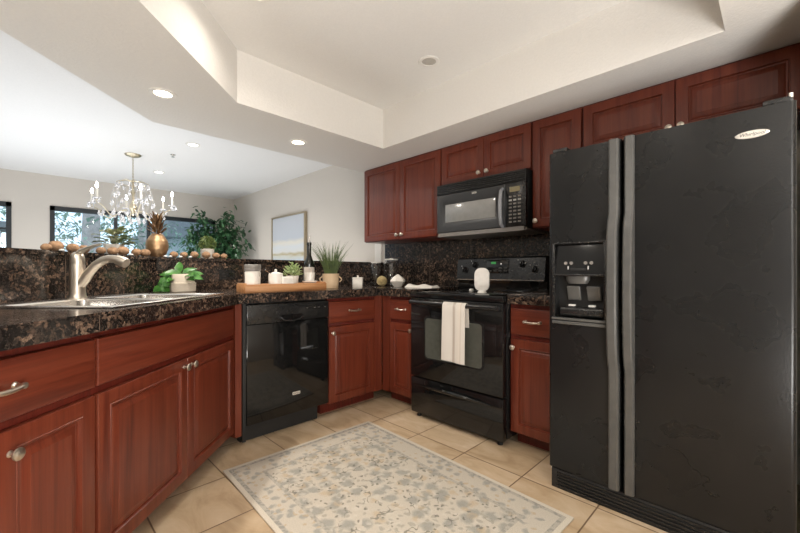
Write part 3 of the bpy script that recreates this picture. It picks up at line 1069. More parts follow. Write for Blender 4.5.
def on_panel(z):
    return 0.566 + (z - 1.0) / 0.16 * 0.022


for kx, kz in ((0.085, 1.075), (0.178, 1.115), (0.590, 1.115), (0.688, 1.075)):
    y = on_panel(kz)
    k_ = MB().lathe([(0, 0), (0.026, 0), (0.026, 0.004), (0.021, 0.006), (0.019, 0.022), (0.017, 0.025), (0, 0.025)], (kx, y, kz), Rx @ Vector((0, -1, 0)), 22)
    k_.box(kx - 0.005, kx + 0.005, y - 0.034, y - 0.02, kz - 0.019, kz + 0.019, 0.002)
    ko = k_.build('control_knob', M['gloss'], cpo)
    MB().box(kx - 0.001, kx + 0.001, y - 0.0345, y - 0.034, kz + 0.004, kz + 0.018).build('pointer', M['print'], ko, 0)
    MB().box(kx - 0.040, kx - 0.034, on_panel(kz + .03) - 0.001, on_panel(kz + .03) + .001, kz + 0.028, kz + 0.034).build('heat_mark', M['print'], cpo, 0)
MB().box(0.290, 0.480, on_panel(1.10) - 0.006, on_panel(1.10) + 0.01, 1.045, 1.152, 0.003, rot=Rx, piv=(0.38, on_panel(1.10), 1.10)).build('clock_module', M['gloss'], cpo)
MB().box(0.330, 0.372, on_panel(1.125) - 0.0085, on_panel(1.125) - 0.004, 1.118, 1.136).build('display', M['lcd'], cpo, 0)
for i in range(4):
    for j in range(2):
        bx, bz = 0.312 + i * 0.044, 1.060 + j * 0.022
        if j == 1 and i in (0, 1):
            continue
        MB().box(bx, bx + 0.026, on_panel(bz) - 0.0085, on_panel(bz) - 0.003, bz, bz + 0.010).build('touch_key', M['handle'], cpo, 0)
MB().box(0.01, RW - 0.01, 0.563, 0.568, 0.992, 0.998).build('chrome_line', M['steel'], cpo, 0)

# towel on the oven handle
t = tag(bpy.data.objects.new('dish_towel', None), 'striped beige dish towel hanging over the oven door handle', 'towel')
tb_ = MB()
yc, zc, rr = 2.02 - 0.0395, 0.840, 0.0195
path = [(yc + rr + 0.004, 0.70)]
for k in range(9):
    a = PI * k / 8
    path.append((yc + rr * math.cos(a), zc + rr * math.sin(a)))
path += [(yc - rr - 0.001 * k, 0.838 - 0.045 * k) for k in range(1, 9)]
TX0, TX1 = -1.562, -1.382
nx = 20
grid = []
for i, (y, z) in enumerate(path):
    row = []
    for j in range(nx + 1):
        u_ = j / nx
        fold = 0.0035 * math.sin(u_ * 9.5 + 0.6) * min(1.0, max(0.0, (0.83 - z) / 0.15)) if i > 5 else 0
        row.append(tb_.bm.verts.new((u_ * (TX1 - TX0) + (0.006 * (u_ - 0.5) * (0.84 - z)), y - fold - 0.0035 * (i > 8), z - 0.006 * u_ * (i > 12))))
    grid.append(row)
for a, b_ in zip(grid, grid[1:]):
    for j in range(nx):
        tb_.bm.faces.new((a[j], a[j + 1], b_[j + 1], b_[j]))
bmesh.ops.recalc_face_normals(tb_.bm, faces=tb_.bm.faces[:])
bmesh.ops.solidify(tb_.bm, geom=tb_.bm.faces[:], thickness=0.0025)
bpy.data.objects.remove(t)
tw = tb_.build('dish_towel', M['towel'], None, 60)
tw.location = (TX0, 0, 0)
tag(tw, 'striped beige dish towel hanging over the oven door handle', 'towel')

# ------------------------------------------------------------------ microwave
MX0, MX1 = -1.921, -1.166
MW = MX1 - MX0
t = thing('microwave', 'black over-the-range microwave oven under the short wall cabinet', 'microwave', (MX0, 2.336, 0))
MZ0, MZ1 = 1.335, 1.743
MB().box(0, MW, 0.03, YW - 2.336, MZ0 + 0.012, MZ1, 0.003).build('body', M['matte'], t)
vg = MB().box(0, MW, 0.004, 0.03, 1.665, MZ1, 0.003).build('vent_grille', M['matte'], t)
for k in range(5):
    MB().box(0.008, MW - 0.008, -0.004, 0.010, 1.672 + k * 0.0135, 1.679 + k * 0.0135, 0.002).build('louvre', M['satin'], vg)
dr = MB()
dr.rect_rings(0.0, 0.605, MZ0 + 0.028, 1.662, [(0, .03), (0, .006), (.006, 0), (.050, 0), (.078, .013), (.0785, .013)])
dr = dr.build('door', M['bezel'], t, 25)
MB().box(0.080, 0.525, 0.010, 0.0135, MZ0 + 0.108, 1.582, 0.001).build('window', M['micro_glass'], dr)
MB().tube([(0.585, 0.003, 1.630), (0.588, -0.026, 1.610), (0.590, -0.040, 1.55), (0.590, -0.042, 1.50), (0.590, -0.040, 1.44), (0.588, -0.026, 1.385), (0.585, 0.003, 1.368)],
          [0.012, 0.013, 0.013, 0.013, 0.013, 0.013, 0.012], 12).build('handle', M['mw_handle'], dr)
em = MB().rrect(0.335, 0.375, 1.632, 1.644, -0.002, 0.002, 0.004).build('badge', M['silver'], dr)
text('Whirlpool', 0.009, (0.355, -0.0026, 1.638), (R(90), 0, 0), M['handle'], em)
cp = MB().box(0.608, MW, 0.0, 0.03, MZ0 + 0.028, 1.662, 0.003).build('control_panel', M['satin'], t)
MB().box(0.640, 0.715, -0.002, 0.002, 1.598, 1.632).build('display', M['lcd2'], cp, 0)
for r_ in range(8):
    for c_ in range(3):
        bx, bz = 0.634 + c_ * 0.033, 1.390 + r_ * 0.0245
        MB().box(bx, bx + 0.022, -0.002, 0.002, bz, bz + 0.011, 0.0008, 1).build('button', M['grey_band'] if r_ != 6 else M['print'], cp, 0)
lp = MB()
lp.prism([(0.0, 0.012), (MW, 0.012), (MW, 0.34), (0.0, 0.34)], MZ0, MZ0 + 0.013)
lp.prism([(0.02, -0.002), (MW - 0.01, -0.002), (MW - 0.01, 0.05), (0.02, 0.05)], MZ0 - 0.002, MZ0 + 0.026)
lp.build('lower_trim', M['grey_band'], t, 0)

# ------------------------------------------------------------------ refrigerator
FX0, FX1, FYF = -0.797, 0.050, 1.840
FWD = FX1 - FX0
t = thing('refrigerator', 'tall black side-by-side refrigerator with an ice and water dispenser', 'refrigerator', (FX0, FYF, 0))
MB().box(0.006, FWD - 0.006, 0.075, 0.84, 0.03, 1.632, 0.004).build('case', M['fridge'], t)
FZa, FZb = 0.100, 1.638
SPL = 0.322


DX0, DX1, DZA, DZB = 0.020, 0.262, 0.828, 1.195


def fr_door(x0, x1, hole=False):
    """Slab with rounded upright edges; its front face at y = 0."""
    mb = MB()
    r_ = 0.014
    left = [(x0, 0.07)] + [(x0 + r_ - r_ * math.cos(R(a)), r_ - r_ * math.sin(R(a))) for a in (0, 30, 60, 90)]
    right = [(x1 - r_ + r_ * math.sin(R(a)), r_ - r_ * math.cos(R(a))) for a in (0, 30, 60, 90)] + [(x1, 0.07)]
    if hole:
        mb.prism(left + right, FZa, DZA).prism(left + right, DZB, FZb)
        mb.prism(left + [(DX0, 0), (DX0, 0.07)], DZA, DZB).prism([(DX1, 0.07), (DX1, 0)] + right, DZA, DZB)
    else:
        mb.prism(left + right, FZa, FZb)
    return mb.build('door', M['fridge'], t, 40)


def fr_handle(x0, x1, d):
    mb = MB()
    prof = [(FZb, 0.018), (1.31, 0.018), (1.285, 0.030), (1.24, 0.042), (1.10, 0.050), (0.95, 0.052), (0.80, 0.048), (0.70, 0.040), (0.655, 0.030), (0.63, 0.018), (FZa + 0.002, 0.018)]
    loops = []
    for z, o in prof:
        cx = (x0 + x1) / 2
        wv = (x1 - x0) / 2
        loops.append([mb.bm.verts.new(p) for p in ((x0, 0.0, z), (x0 + 0.002, -o + 0.006, z), (cx - wv * 0.6, -o, z), (cx + wv * 0.6, -o, z), (x1 - 0.002, -o + 0.006, z), (x1, 0.0, z))])
    for a, b_ in zip(loops, loops[1:]):
        for k in range(6):
            k2 = (k + 1) % 6
            mb.bm.faces.new((a[k], a[k2], b_[k2], b_[k]))
    mb.bm.faces.new(loops[0]); mb.bm.faces.new(list(reversed(loops[-1])))
    return mb.build('handle', M['handle'], d, 30)


dl = fr_door(0.0, SPL - 0.003, True)
drr = fr_door(SPL + 0.003, FWD)
fr_handle(0.270, 0.314, dl)
fr_handle(0.333, 0.372, drr)
# dispenser set into the freezer door
dp = MB()
dp.box(DX0, DX1, 0.060, 0.068, DZA, DZB).box(DX0, DX0 + 0.006, 0.0, 0.06, DZA, DZB).box(DX1 - 0.006, DX1, 0.0, 0.06, DZA, DZB)
dp.box(DX0, DX1, 0.0, 0.06, DZA, DZA + 0.008)
dispo = dp.build('dispenser', M['matte'], t, 0)
jb = MB()
jb.box(DX0 - 0.002, DX0 + 0.013, -0.008, 0.002, DZA - 0.002, DZB + 0.002, 0.002).box(DX1 - 0.010, DX1 + 0.002, -0.008, 0.002, DZA - 0.002, DZB + 0.002, 0.002)
jb.box(DX0, DX1, -0.006, 0.002, DZB - 0.006, DZB + 0.002, 0.002)
jb.build('surround', M['satin'], dispo)
up_ = MB()
up_.prism([(DX0 + 0.012, -0.004), (DX1 - 0.010, -0.004), (DX1 - 0.010, 0.05), (DX0 + 0.012, 0.05)], 1.045, DZB - 0.006)
for v in up_.bm.verts:
    if v.co.y < 0 and v.co.z > 1.1:
        v.co.y = 0.016
up_.build('control_fascia', M['gloss'], dispo, 0)
for bx in (0.095, 0.185):
    for sg in (-0.013, 0.013):
        MB().lathe([(0, 0), (0.008, 0), (0.008, 0.004), (0, 0.005)], (bx + sg, 0.0035, 1.098), (0, -1, 0), 14).build('button', M['grey_band'], dispo)
    MB().box(bx - 0.002, bx + 0.002, -0.004, 0.006, 1.068, 1.084).build('button_mark', M['print'], dispo, 0)
MB().box(0.105, 0.175, -0.006, 0.006, 1.062, 1.074, 0.002).build('slide_switch', M['matte'], dispo)
MB().box(DX0 + 0.010, DX1 - 0.008, -0.010, 0.006, 1.036, 1.047, 0.003).build('fascia_lip', M['satin'], dispo)
MB().lathe([(0.0, 0), (0.042, 0), (0.055, 0.02), (0.055, 0.036), (0, 0.036)], (0.128, 0.030, 1.000), (0, 0, 1), 24, (1, 0.5)).build('ice_chute', M['handle'], dispo)
for px in (0.108, 0.198):
    pd = MB()
    pd.box(px - 0.031, px + 0.031, 0.022, 0.034, 0.918, 0.990, 0.006, 3, rot=Matrix.Rotation(R(16), 3, 'X'), piv=(px, 0.03, 0.99))
    pd.build('paddle', M['handle'], dispo)
    MB().box(px - 0.016, px + 0.012, 0.008, 0.03, 0.893, 0.902, 0.002).build('paddle_tip', M['print'], dispo)
MB().box(DX0 + 0.030, DX1 - 0.008, -0.002, 0.058, 0.846, 0.890, 0.014, 4).build('drip_tray', M['satin'], dispo)
MB().box(DX0, DX1, -0.016, 0.004, 0.826, 0.838, 0.003).box(DX0, DX1, -0.010, 0.004, 0.806, 0.822, 0.003).build('lower_lip', M['handle'], dispo)
# badge
bd = MB().lathe([(0, 0), (0.046, 0), (0.046, 0.003), (0.043, 0.005), (0, 0.0055)], (FWD - 0.111, 0.0, 1.548), (0, -1, 0), 36, (1, 0.30))
bd = bd.build('badge', M['silver'], t)
text('Whirlpool', 0.0165, (FWD - 0.111, -0.0060, 1.548), (R(90), 0, 0), M['handle'], bd, shear=0.25)
# grille and hinges
kg = MB().box(0.012, FWD - 0.012, 0.004, 0.07, 0.0, 0.094, 0.003).build('kick_grille', M['matte'], t)
for k in range(5):
    MB().box(0.04, FWD - 0.03, -0.003, 0.006, 0.014 + k * 0.0155, 0.021 + k * 0.0155, 0.002).build('grille_slat', M['satin'], kg)
for hx0, hx1 in ((0.015, 0.085), (FWD - 0.085, FWD - 0.008)):
    MB().box(hx0, hx1, 0.008, 0.13, 1.634, 1.660, 0.006).build('hinge_cover', M['satin'], t)
MB().lathe([(0, 0), (0.006, 0), (0.006, 0.016), (0, 0.018)], (FWD - 0.014, 0.014, 1.652), seg=14).build('hinge_pin', M['silver'], t)
MB().lathe([(0, 0), (0.009, 0), (0.009, 0.02), (0, 0.02)], (0.008, 0.03, 0.078), seg=12).build('hinge_pin', M['silver'], t)

# ------------------------------------------------------------------ rug
rg = MB()
rg.box(-0.71, 0.71, -0.4875, 0.4875, 0.0, 0.008, 0.003)
rg = rg.build('rug', M['rug'])
a_ = R(-2.2)
cx = -2.028 + 0.71 * math.cos(a_) + 0.4875 * math.sin(a_)
cy = 1.715 + 0.71 * math.sin(a_) - 0.4875 * math.cos(a_)
rg.location = (cx, cy, 0.0005)
rg.rotation_euler = (0, 0, a_)
tag(rg, 'cream floral rug with grey border lying on the tile floor', 'rug')

# ------------------------------------------------------------------ sink and faucet
so = sink_pt(1.35, -1.03)
t = thing('kitchen_sink', 'stainless double bowl sink set into the granite worktop', 'sink', (so.x, so.y, CT1), R(45))
L_, Wd = 0.85, 0.56
bowls = [(0.035, 0.405), (0.445, 0.815)]
bx0, bx1 = -Wd + 0.055 + 0.05, -0.04
rim = MB()
rim.box(-Wd, bx0, 0, L_, 0.0005, 0.007, 0.003).box(bx1, 0, 0, L_, 0.0005, 0.007, 0.003)
rim.box(bx0, bx1, 0, bowls[0][0], 0.0005, 0.007, 0.002).box(bx0, bx1, bowls[0][1], bowls[1][0], 0.0005, 0.007, 0.002).box(bx0, bx1, bowls[1][1], L_, 0.0005, 0.007, 0.002)
rim.build('rim', M['steel'], t)
for a, b_ in bowls:
    bm_ = MB()
    loops = []
    for ins, z in ((-0.002, 0.0065), (0.006, 0.0), (0.012, -0.15), (0.03, -0.175), (0.06, -0.18)):
        rad = 0.04
        lp_ = []
        for cxx, cyy, a0 in ((bx1 - ins - rad, b_ - ins - rad, 0), (bx0 + ins + rad, b_ - ins - rad, 90), (bx0 + ins + rad, a + ins + rad, 180), (bx1 - ins - rad, a + ins + rad, 270)):
            for k in range(6):
                tt = R(a0 + 18 * k)
                lp_.append(bm_.bm.verts.new((cxx + rad * math.cos(tt), cyy + rad * math.sin(tt), z)))
        loops.append(lp_)
    n = len(loops[0])
    for A, B in zip(loops, loops[1:]):
        for k in range(n):
            bm_.bm.faces.new((A[k], A[(k + 1) % n], B[(k + 1) % n], B[k]))
    bm_.bm.faces.new(loops[-1])
    bw = bm_.build('bowl', M['steel'], t)
    MB().lathe([(0, -0.176), (0.03, -0.176), (0.042, -0.1785), (0.045, -0.1795)], ((bx0 + bx1) / 2, (a + b_) / 2, 0), seg=20).build('drain', M['nickel'], bw)
fo = sink_pt(1.815, -1.557)
t = thing('faucet', 'satin nickel single lever kitchen faucet at the back of the sink', 'faucet', (fo.x, fo.y, CT1 + 0.007), R(45))
MB().lathe([(0, 0), (0.037, 0), (0.037, 0.004), (0.034, 0.009), (0.032, 0.02), (0.0305, 0.10), (0.0305, 0.158), (0.029, 0.162), (0.030, 0.167), (0.029, 0.190), (0.024, 0.210), (0.013, 0.220), (0, 0.222)], seg=24).build('body', M['nickel'], t)
sp_ = [(0.012, 0, 0.062), (0.035, 0, 0.088), (0.060, 0, 0.125), (0.088, 0, 0.156), (0.120, 0, 0.178), (0.150, 0, 0.188), (0.178, 0, 0.187), (0.200, 0, 0.182)]
MB().tube(sp_, [0.023, 0.0225, 0.021, 0.020, 0.019, 0.0185, 0.0185, 0.019], 16).build('spout', M['nickel'], t)
MB().tube([(0.188, 0, 0.185), (0.212, 0, 0.177), (0.236, 0, 0.166)], [0.021, 0.0235, 0.0235], 16).build('spray_head', M['nickel'], t)
MB().tube([(0.0, 0, 0.205), (0.022, -0.004, 0.225), (0.055, -0.008, 0.238), (0.092, -0.012, 0.250), (0.125, -0.014, 0.258)], [0.019, 0.015, 0.0115, 0.009, 0.006], 12, flat_k=0.75).build('lever', M['nickel'], t)

# outlet in the bar backsplash
t = thing('wall_outlet', 'black horizontal outlet set in the granite backsplash beside the tray', 'outlet', (-2.93, 1.083, 1.035), R(90))
MB().rrect(-0.058, 0.058, -0.036, 0.036, -0.006, -0.0005, 0.004).build('cover_plate', M['satin'], t)
for sx in (-0.026, 0.026):
    MB().rrect(sx - 0.018, sx + 0.018, -0.014, 0.014, -0.008, -0.005, 0.008).build('socket', M['gloss'], t)

# ------------------------------------------------------------------ things on the worktop
# trailing plant by the sink
t = thing('potted_plant', 'trailing green leafy plant in a cream stoneware pot at the end of the sink', 'plant', (-2.790, 0.748, CT1), 0)
MB().lathe([(0, 0), (0.070, 0), (0.075, 0.004), (0.078, 0.055), (0.0785, 0.058), (0.070, 0.061), (0.068, 0.115), (0.066, 0.118), (0.060, 0.116), (0.060, 0.10), (0, 0.10)], seg=28).build('pot', M['stone_pot'], t)
rnd = random.Random(5)
lf = MB()
vx, vy = Vector((.7071, .7071, 0)), Vector((-.7071, .7071, 0))     # across and away, seen from the sink
for (bx, bz, dx_, dz_, dy_, L__, Wd_) in ((-0.03, .112, -.9, .75, -.5, .12, .062), (-0.01, .115, -.45, .8, -.7, .11, .062), (0.02, .112, .5, .6, -.7, .12, .064), (0.03, .108, 1, .30, -.6, .125, .06), (0.0, .108, .9, .12, -.8, .12, .055),
                                      (-0.02, .10, -.2, .25, -1, .11, .062), (0.0, .118, .25, .9, .3, .11, .06), (0.02, .115, .8, .75, .3, .11, .055), (-0.03, .11, -1, .35, .3, .12, .055), (-.02, .118, -.1, 1, 0, .10, .06), (-.03, .105, -1, .1, -.7, .11, .06)):
    lf.leaf(vx * bx + Vector((0, 0, bz)), vx * dx_ + vy * dy_ + Vector((0, 0, dz_ * 0.42)), -vy * 0.8 + Vector((0, 0, .7)), L__ * 0.88, Wd_, 0.55, 0.12)
for (sx, sz, sy) in ((-0.085, 0.125, -.02), (-0.10, 0.10, -.03), (-0.075, 0.085, -.07), (-0.12, 0.075, -.03), (-0.095, 0.055, -.05), (-0.135, 0.055, -.02), (-0.11, 0.035, -.05), (-0.15, 0.07, 0), (-0.125, 0.095, -.03), (-.145, .035, -.03), (-.09, .03, -.06)):
    p = vx * sx + vy * sy + Vector((0, 0, sz))
    a = rnd.uniform(-0.8, 0.8)
    lf.leaf(p, vx * math.sin(a) - vy * 0.35 + Vector((0, 0, -math.cos(a) * 0.7)), -vy + Vector((0, 0, 0.35)), 0.060, 0.058, 0.25, 0.10)
for v in lf.bm.verts:
    v.co.z = max(v.co.z, 0.004)
    v.co.x = max(v.co.x, -0.130)
    v.co.y = max(v.co.y, -0.235 - v.co.x)
lf.build('foliage', M['pothos'], t, fix=False)
MB().tube([(0, 0, 0.11), tuple(vx * -0.05 + Vector((0, 0, 0.125))), tuple(vx * -0.095 + Vector((0, 0, 0.09))), tuple(vx * -0.125 + Vector((0, 0, 0.03)))], 0.003, 6).build('stem', M['pothos'], t)

# wooden tray
TY0, TY1 = 0.976, 1.572
t = thing('serving_tray', 'long light wooden tray on the worktop over the dishwasher', 'tray', (-2.335, TY0, CT1), R(90))
TL, TD = TY1 - TY0, 0.145
MB().box(0.003, TL - 0.003, 0.010, TD - 0.010, 0.0, 0.044, 0.002).build('base', M['oak'], t)
MB().box(0, TL, 0, 0.012, 0.0, 0.052, 0.002).build('front_board', M['oak'], t)
MB().box(0, TL, TD - 0.012, TD, 0.0, 0.052, 0.002).build('back_board', M['oak'], t)
for ex in (0, TL - 0.012):
    mb = MB().box(ex, ex + 0.012, 0.0125, TD - 0.0125, 0.0, 0.060, 0.002)
    mb.build('end_board', M['oak'], t)
TZ = CT1 + 0.044
IX = -2.408
# canister
t = thing('canister', 'round white ceramic canister with a grey clamp lid at the left of the tray', 'canister', (IX, 1.052, TZ))
t.scale = (1.03, 1.03, 1.15)
MB().lathe([(0, 0), (0.042, 0), (0.046, 0.004), (0.047, 0.075), (0.044, 0.080), (0, 0.080)], seg=28).build('jar_body', M['ceramic_matte'], t)
MB().lathe([(0, 0.080), (0.047, 0.080), (0.050, 0.083), (0.050, 0.094), (0.047, 0.097), (0.050, 0.100), (0.050, 0.114), (0.046, 0.118), (0, 0.119)], seg=28).build('lid', M['grey_band'], t)
MB().tube([(0.048, 0.02, 0.092), (0.056, 0.02, 0.075), (0.052, 0.02, 0.05)], 0.002, 6).build('clasp', M['steel'], t)
# teapot-like covered bowl
t = thing('sugar_bowl', 'small white lidded bowl with a tilted spoon, left of the succulent on the tray', 'bowl', (IX, 1.212, TZ))
t.scale = (1.02, 1.02, 1.12)
MB().lathe([(0, 0), (0.040, 0), (0.045, 0.006), (0.047, 0.055), (0.044, 0.062), (0, 0.062)], seg=28).build('bowl_body', M['ceramic'], t)
MB().lathe([(0.046, 0.060), (0.044, 0.070), (0.015, 0.077), (0.007, 0.079), (0.009, 0.085), (0.008, 0.093), (0, 0.096)], seg=24).build('lid', M['ceramic'], t)
MB().tube([(0.01, -0.03, 0.066), (0.02, -0.06, 0.076), (0.025, -0.085, 0.092)], [0.0035, 0.003, 0.0045], 8).build('spoon', M['steel'], t)
# rectangular dish in front
t = thing('butter_dish', 'low white rectangular dish in front of the lidded bowl on the tray', 'dish', (IX + 0.045, 1.268, TZ))
MB().box(-0.022, 0.022, -0.04, 0.04, 0, 0.052, 0.006, 3).build('dish_body', M['ceramic'], t)
MB().box(-0.018, 0.018, -0.036, 0.036, 0.052, 0.056, 0.002).build('lid', M['ceramic'], t)
# succulent
t = thing('potted_succulent', 'pale green succulent in a small white pot in the middle of the tray', 'plant', (IX, 1.338, TZ))
t.scale = (1.0, 1.0, 1.02)
MB().lathe([(0, 0), (0.034, 0), (0.036, 0.003), (0.042, 0.056), (0.042, 0.060), (0.037, 0.060), (0.036, 0.050), (0, 0.050)], seg=24).build('pot', M['ceramic_matte'], t)
rnd = random.Random(11)
lf = MB()
for k in range(90):
    a = rnd.uniform(0, 2 * PI)
    r_ = rnd.uniform(0, 0.05)
    zz = 0.055 + rnd.uniform(0, 0.085) * (1 - r_ / 0.09)
    lf.leaf((math.cos(a) * r_, math.sin(a) * r_, zz), (math.cos(a), math.sin(a), rnd.uniform(0.2, 1.4)), (0, 0, 1), 0.034, 0.018, 0.1, 0.2)
lf.build('foliage', M['succulent'], t, fix=False)
# cup and saucer, bottle
t = thing('cup', 'white cup standing on a saucer in front of the dark bottle', 'cup', (IX + 0.004, 1.474, TZ))
t.scale = (0.92, 0.92, 1.2)
MB().lathe([(0, 0), (0.030, 0), (0.055, 0.012), (0.060, 0.017), (0.057, 0.018), (0.03, 0.008), (0, 0.008)], seg=28).build('saucer', M['ceramic'], t)
MB().lathe([(0, 0.010), (0.025, 0.010), (0.033, 0.016), (0.038, 0.045), (0.041, 0.070), (0.039, 0.070), (0.034, 0.04), (0, 0.02)], seg=28).build('cup_body', M['ceramic'], t)
t = thing('wine_bottle', 'dark glass bottle with a pourer standing behind the right end of the tray', 'bottle', (-2.535, 1.548, CT1))
t.scale = (1.08, 1.08, 1.24)
MB().lathe([(0, 0), (0.033, 0), (0.036, 0.004), (0.036, 0.150), (0.034, 0.165), (0.022, 0.192), (0.0155, 0.210), (0.0145, 0.27), (0.0165, 0.272), (0.0165, 0.288), (0, 0.288)], seg=26).build('glass', M['bottle'], t)
MB().lathe([(0.0363, 0.055), (0.0366, 0.056), (0.0366, 0.135), (0.0363, 0.136)], seg=26).build('bottle_label', M['paper'], t)
MB().tube([(0, 0, 0.286), (0, 0, 0.305), (0.004, 0.002, 0.330)], [0.010, 0.005, 0.0035], 8).build('pourer', M['steel'], t)
# grass plant
t = thing('potted_plant', 'tall grass plant in a tan clay pot with ring handles right of the tray', 'plant', (-2.50, 1.722, CT1))
MB().lathe([(0, 0), (0.056, 0), (0.060, 0.003), (0.066, 0.112), (0.067, 0.118), (0.062, 0.118), (0.060, 0.10), (0, 0.10)], seg=28).build('pot', M['tan_pot'], t)
for sg in (-1, 1):
    pts = [(sg * 0.045, sg * 0.045, 0.098)]
    for k in range(1, 9):
        a = PI * k / 9
        pts.append((sg * (0.043 + 0.018 * math.sin(a)), sg * (0.043 + 0.018 * math.sin(a)), 0.098 - 0.05 * k / 9))
    MB().tube(pts, 0.005, 8).build('pot_handle', M['tan_pot'], t)
MB().lathe([(0, 0.101), (0.06, 0.101)], seg=20).build('soil', M['soil'], t)
rnd = random.Random(21)
lf = MB()
for k in range(190):
    a = rnd.uniform(0, 2 * PI)
    r_ = 0.045 * math.sqrt(rnd.random())
    sp = rnd.uniform(0.05, 0.55) * (0.5 + r_ / 0.045 * 0.5)
    Lb = rnd.uniform(0.13, 0.29)
    base = Vector((math.cos(a) * r_, math.sin(a) * r_, 0.10))
    out = Vector((math.cos(a), math.sin(a), 0))
    pts = [base + out * (sp * Lb * u_ * u_ + 0.05 * u_ * sp) + Vector((0, 0, Lb * u_ * (1 - 0.12 * sp * u_))) for u_ in (0, 0.35, 0.7, 1.0)]
    lf.tube(pts, [0.0017, 0.0019, 0.0014, 0.0004], 4, caps=False)
lf.build('foliage', M['grassblade'], t, fix=False)
# white cube candle with knob
t = thing('ceramic_box', 'small white square ceramic box with a knob in the worktop corner', 'box', (-2.47, 1.972, CT1), R(45))
MB().box(-0.040, 0.040, -0.040, 0.040, 0, 0.075, 0.004).build('box_body', M['ceramic_matte'], t)
MB().box(-0.042, 0.042, -0.042, 0.042, 0.0755, 0.086, 0.004).lathe([(0, 0.086), (0.008, 0.086), (0.006, 0.092), (0.009, 0.099), (0, 0.104)], seg=14).build('lid', M['ceramic_matte'], t)
# glass jars


def jar(loc, r_, h_, label):
    t = thing('glass_jar', label, 'jar', loc, 0, 'clear glass jars in the corner')
    MB().lathe([(0, 0.004), (r_ - 0.004, 0.004), (r_ - 0.003, 0.008), (r_ - 0.003, h_ * 0.80), (r_ * 0.74, h_ * 0.88), (r_ * 0.74, h_ * 0.93), (r_ * 0.74 + 0.003, h_ * 0.93), (r_ * 0.74 + 0.003, h_ * 0.885),
                (r_, h_ * 0.80), (r_, 0.004), (r_ - 0.003, 0), (0, 0)], seg=28).build('jar_glass', M['clear'], t)
    MB().lathe([(0, h_ * 0.93), (r_ * 0.80, h_ * 0.93), (r_ * 0.82, h_ * 0.94), (r_ * 0.82, h_ * 0.965), (r_ * 0.78, h_ * 0.975), (r_ * 0.25, h_ * 0.985), (r_ * 0.14, h_), (0, h_ * 1.003)], seg=28).build('lid', M['walnut_lid'], t)
    MB().lathe([(r_ + 0.0002, h_ * 0.30), (r_ + 0.001, h_ * 0.305), (r_ + 0.001, h_ * 0.42), (r_ + 0.0002, h_ * 0.425)], seg=28).build('jar_band', M['pebble'], t) if False else None
    return t


jar((-2.775, 2.440, CT1), 0.058, 0.235, 'shorter clear glass jar with lid on the left in the corner')
jar((-2.650, 2.530, CT1), 0.078, 0.265, 'taller clear glass jar with lid on the right in the corner')
# woven ball
vs = MB()
rnd = random.Random(3)
for k in range(26):
    ax = Vector((rnd.gauss(0, 1), rnd.gauss(0, 1), rnd.gauss(0, 1))).normalized()
    u_ = ax.orthogonal().normalized(); v_ = ax.cross(u_)
    rr_ = 0.043 + rnd.uniform(-0.002, 0.003)
    pts = [tuple((u_ * math.cos(2 * PI * j / 20) + v_ * math.sin(2 * PI * j / 20)) * rr_) for j in range(21)]
    vs.tube(pts, 0.0035, 5, caps=False)
vs.sphere((0, 0, 0), 0.041, 2)
ob = vs.build('woven_ball', M['moss'])
ob.location = (-2.565, 2.330, CT1 + 0.0480)
tag(ob, 'round woven straw ball in front of the glass jars', 'decor ball')
# faceted candle holder
mb = MB()
rings = []
for r_, h_, n_ in ((0.028, 0.0, 6), (0.058, 0.045, 6), (0.040, 0.073, 6), (0.006, 0.098, 6)):
    rings.append([mb.bm.verts.new((r_ * math.cos(2 * PI * k / 6 + h_ * 0), r_ * math.sin(2 * PI * k / 6), h_)) for k in range(6)])
for A, B in zip(rings, rings[1:]):
    for k in range(6):
        mb.bm.faces.new((A[k], A[(k + 1) % 6], B[(k + 1) % 6])); mb.bm.faces.new((A[k], B[(k + 1) % 6], B[k]))
mb.bm.faces.new(rings[0]); mb.bm.faces.new(rings[-1])
ob = mb.build('faceted_ornament', M['ceramic_matte'], None, 0)
ob.location = (-2.352, 2.325, CT1)
ob.scale = (1.22, 1.22, 1.12)
tag(ob, 'white faceted ceramic ornament at the right of the straw ball', 'ornament')
# folded cloth
mb = MB()
nx, ny = 26, 10
top = []
for i in range(nx + 1):
    row = []
    for j in range(ny + 1):
        u_, v_ = i / nx, j / ny
        hgt = 0.020 * (1 - (2 * v_ - 1) ** 4) + 0.007 * math.sin(u_ * 11 + v_ * 3) * (1 - (2 * v_ - 1) ** 2) + 0.003
        row.append((u_ * 0.30, v_ * 0.11, max(0.002, hgt * (1 if 0 < i < nx else 0.4))))
    top.append(row)
vt = [[mb.bm.verts.new(p) for p in row] for row in top]
vb = [[mb.bm.verts.new((p[0], p[1], 0.0)) for p in row] for row in top]
for i in range(nx):
    for j in range(ny):
        mb.bm.faces.new((vt[i][j], vt[i + 1][j], vt[i + 1][j + 1], vt[i][j + 1]))
        mb.bm.faces.new((vb[i][j], vb[i][j + 1], vb[i + 1][j + 1], vb[i + 1][j]))
for i in range(nx):
    for j in (0, ny):
        mb.bm.faces.new((vt[i][j], vt[i + 1][j], vb[i + 1][j], vb[i][j]))
for j in range(ny):
    for i in (0, nx):
        mb.bm.faces.new((vt[i][j], vt[i][j + 1], vb[i][j + 1], vb[i][j]))
ob = mb.build('folded_cloth', M['cloth'], None, 60)
ob.location = (-2.245, 2.30, CT1 + 0.0005)
tag(ob, 'folded white linen cloth lying on the worktop left of the range', 'cloth')
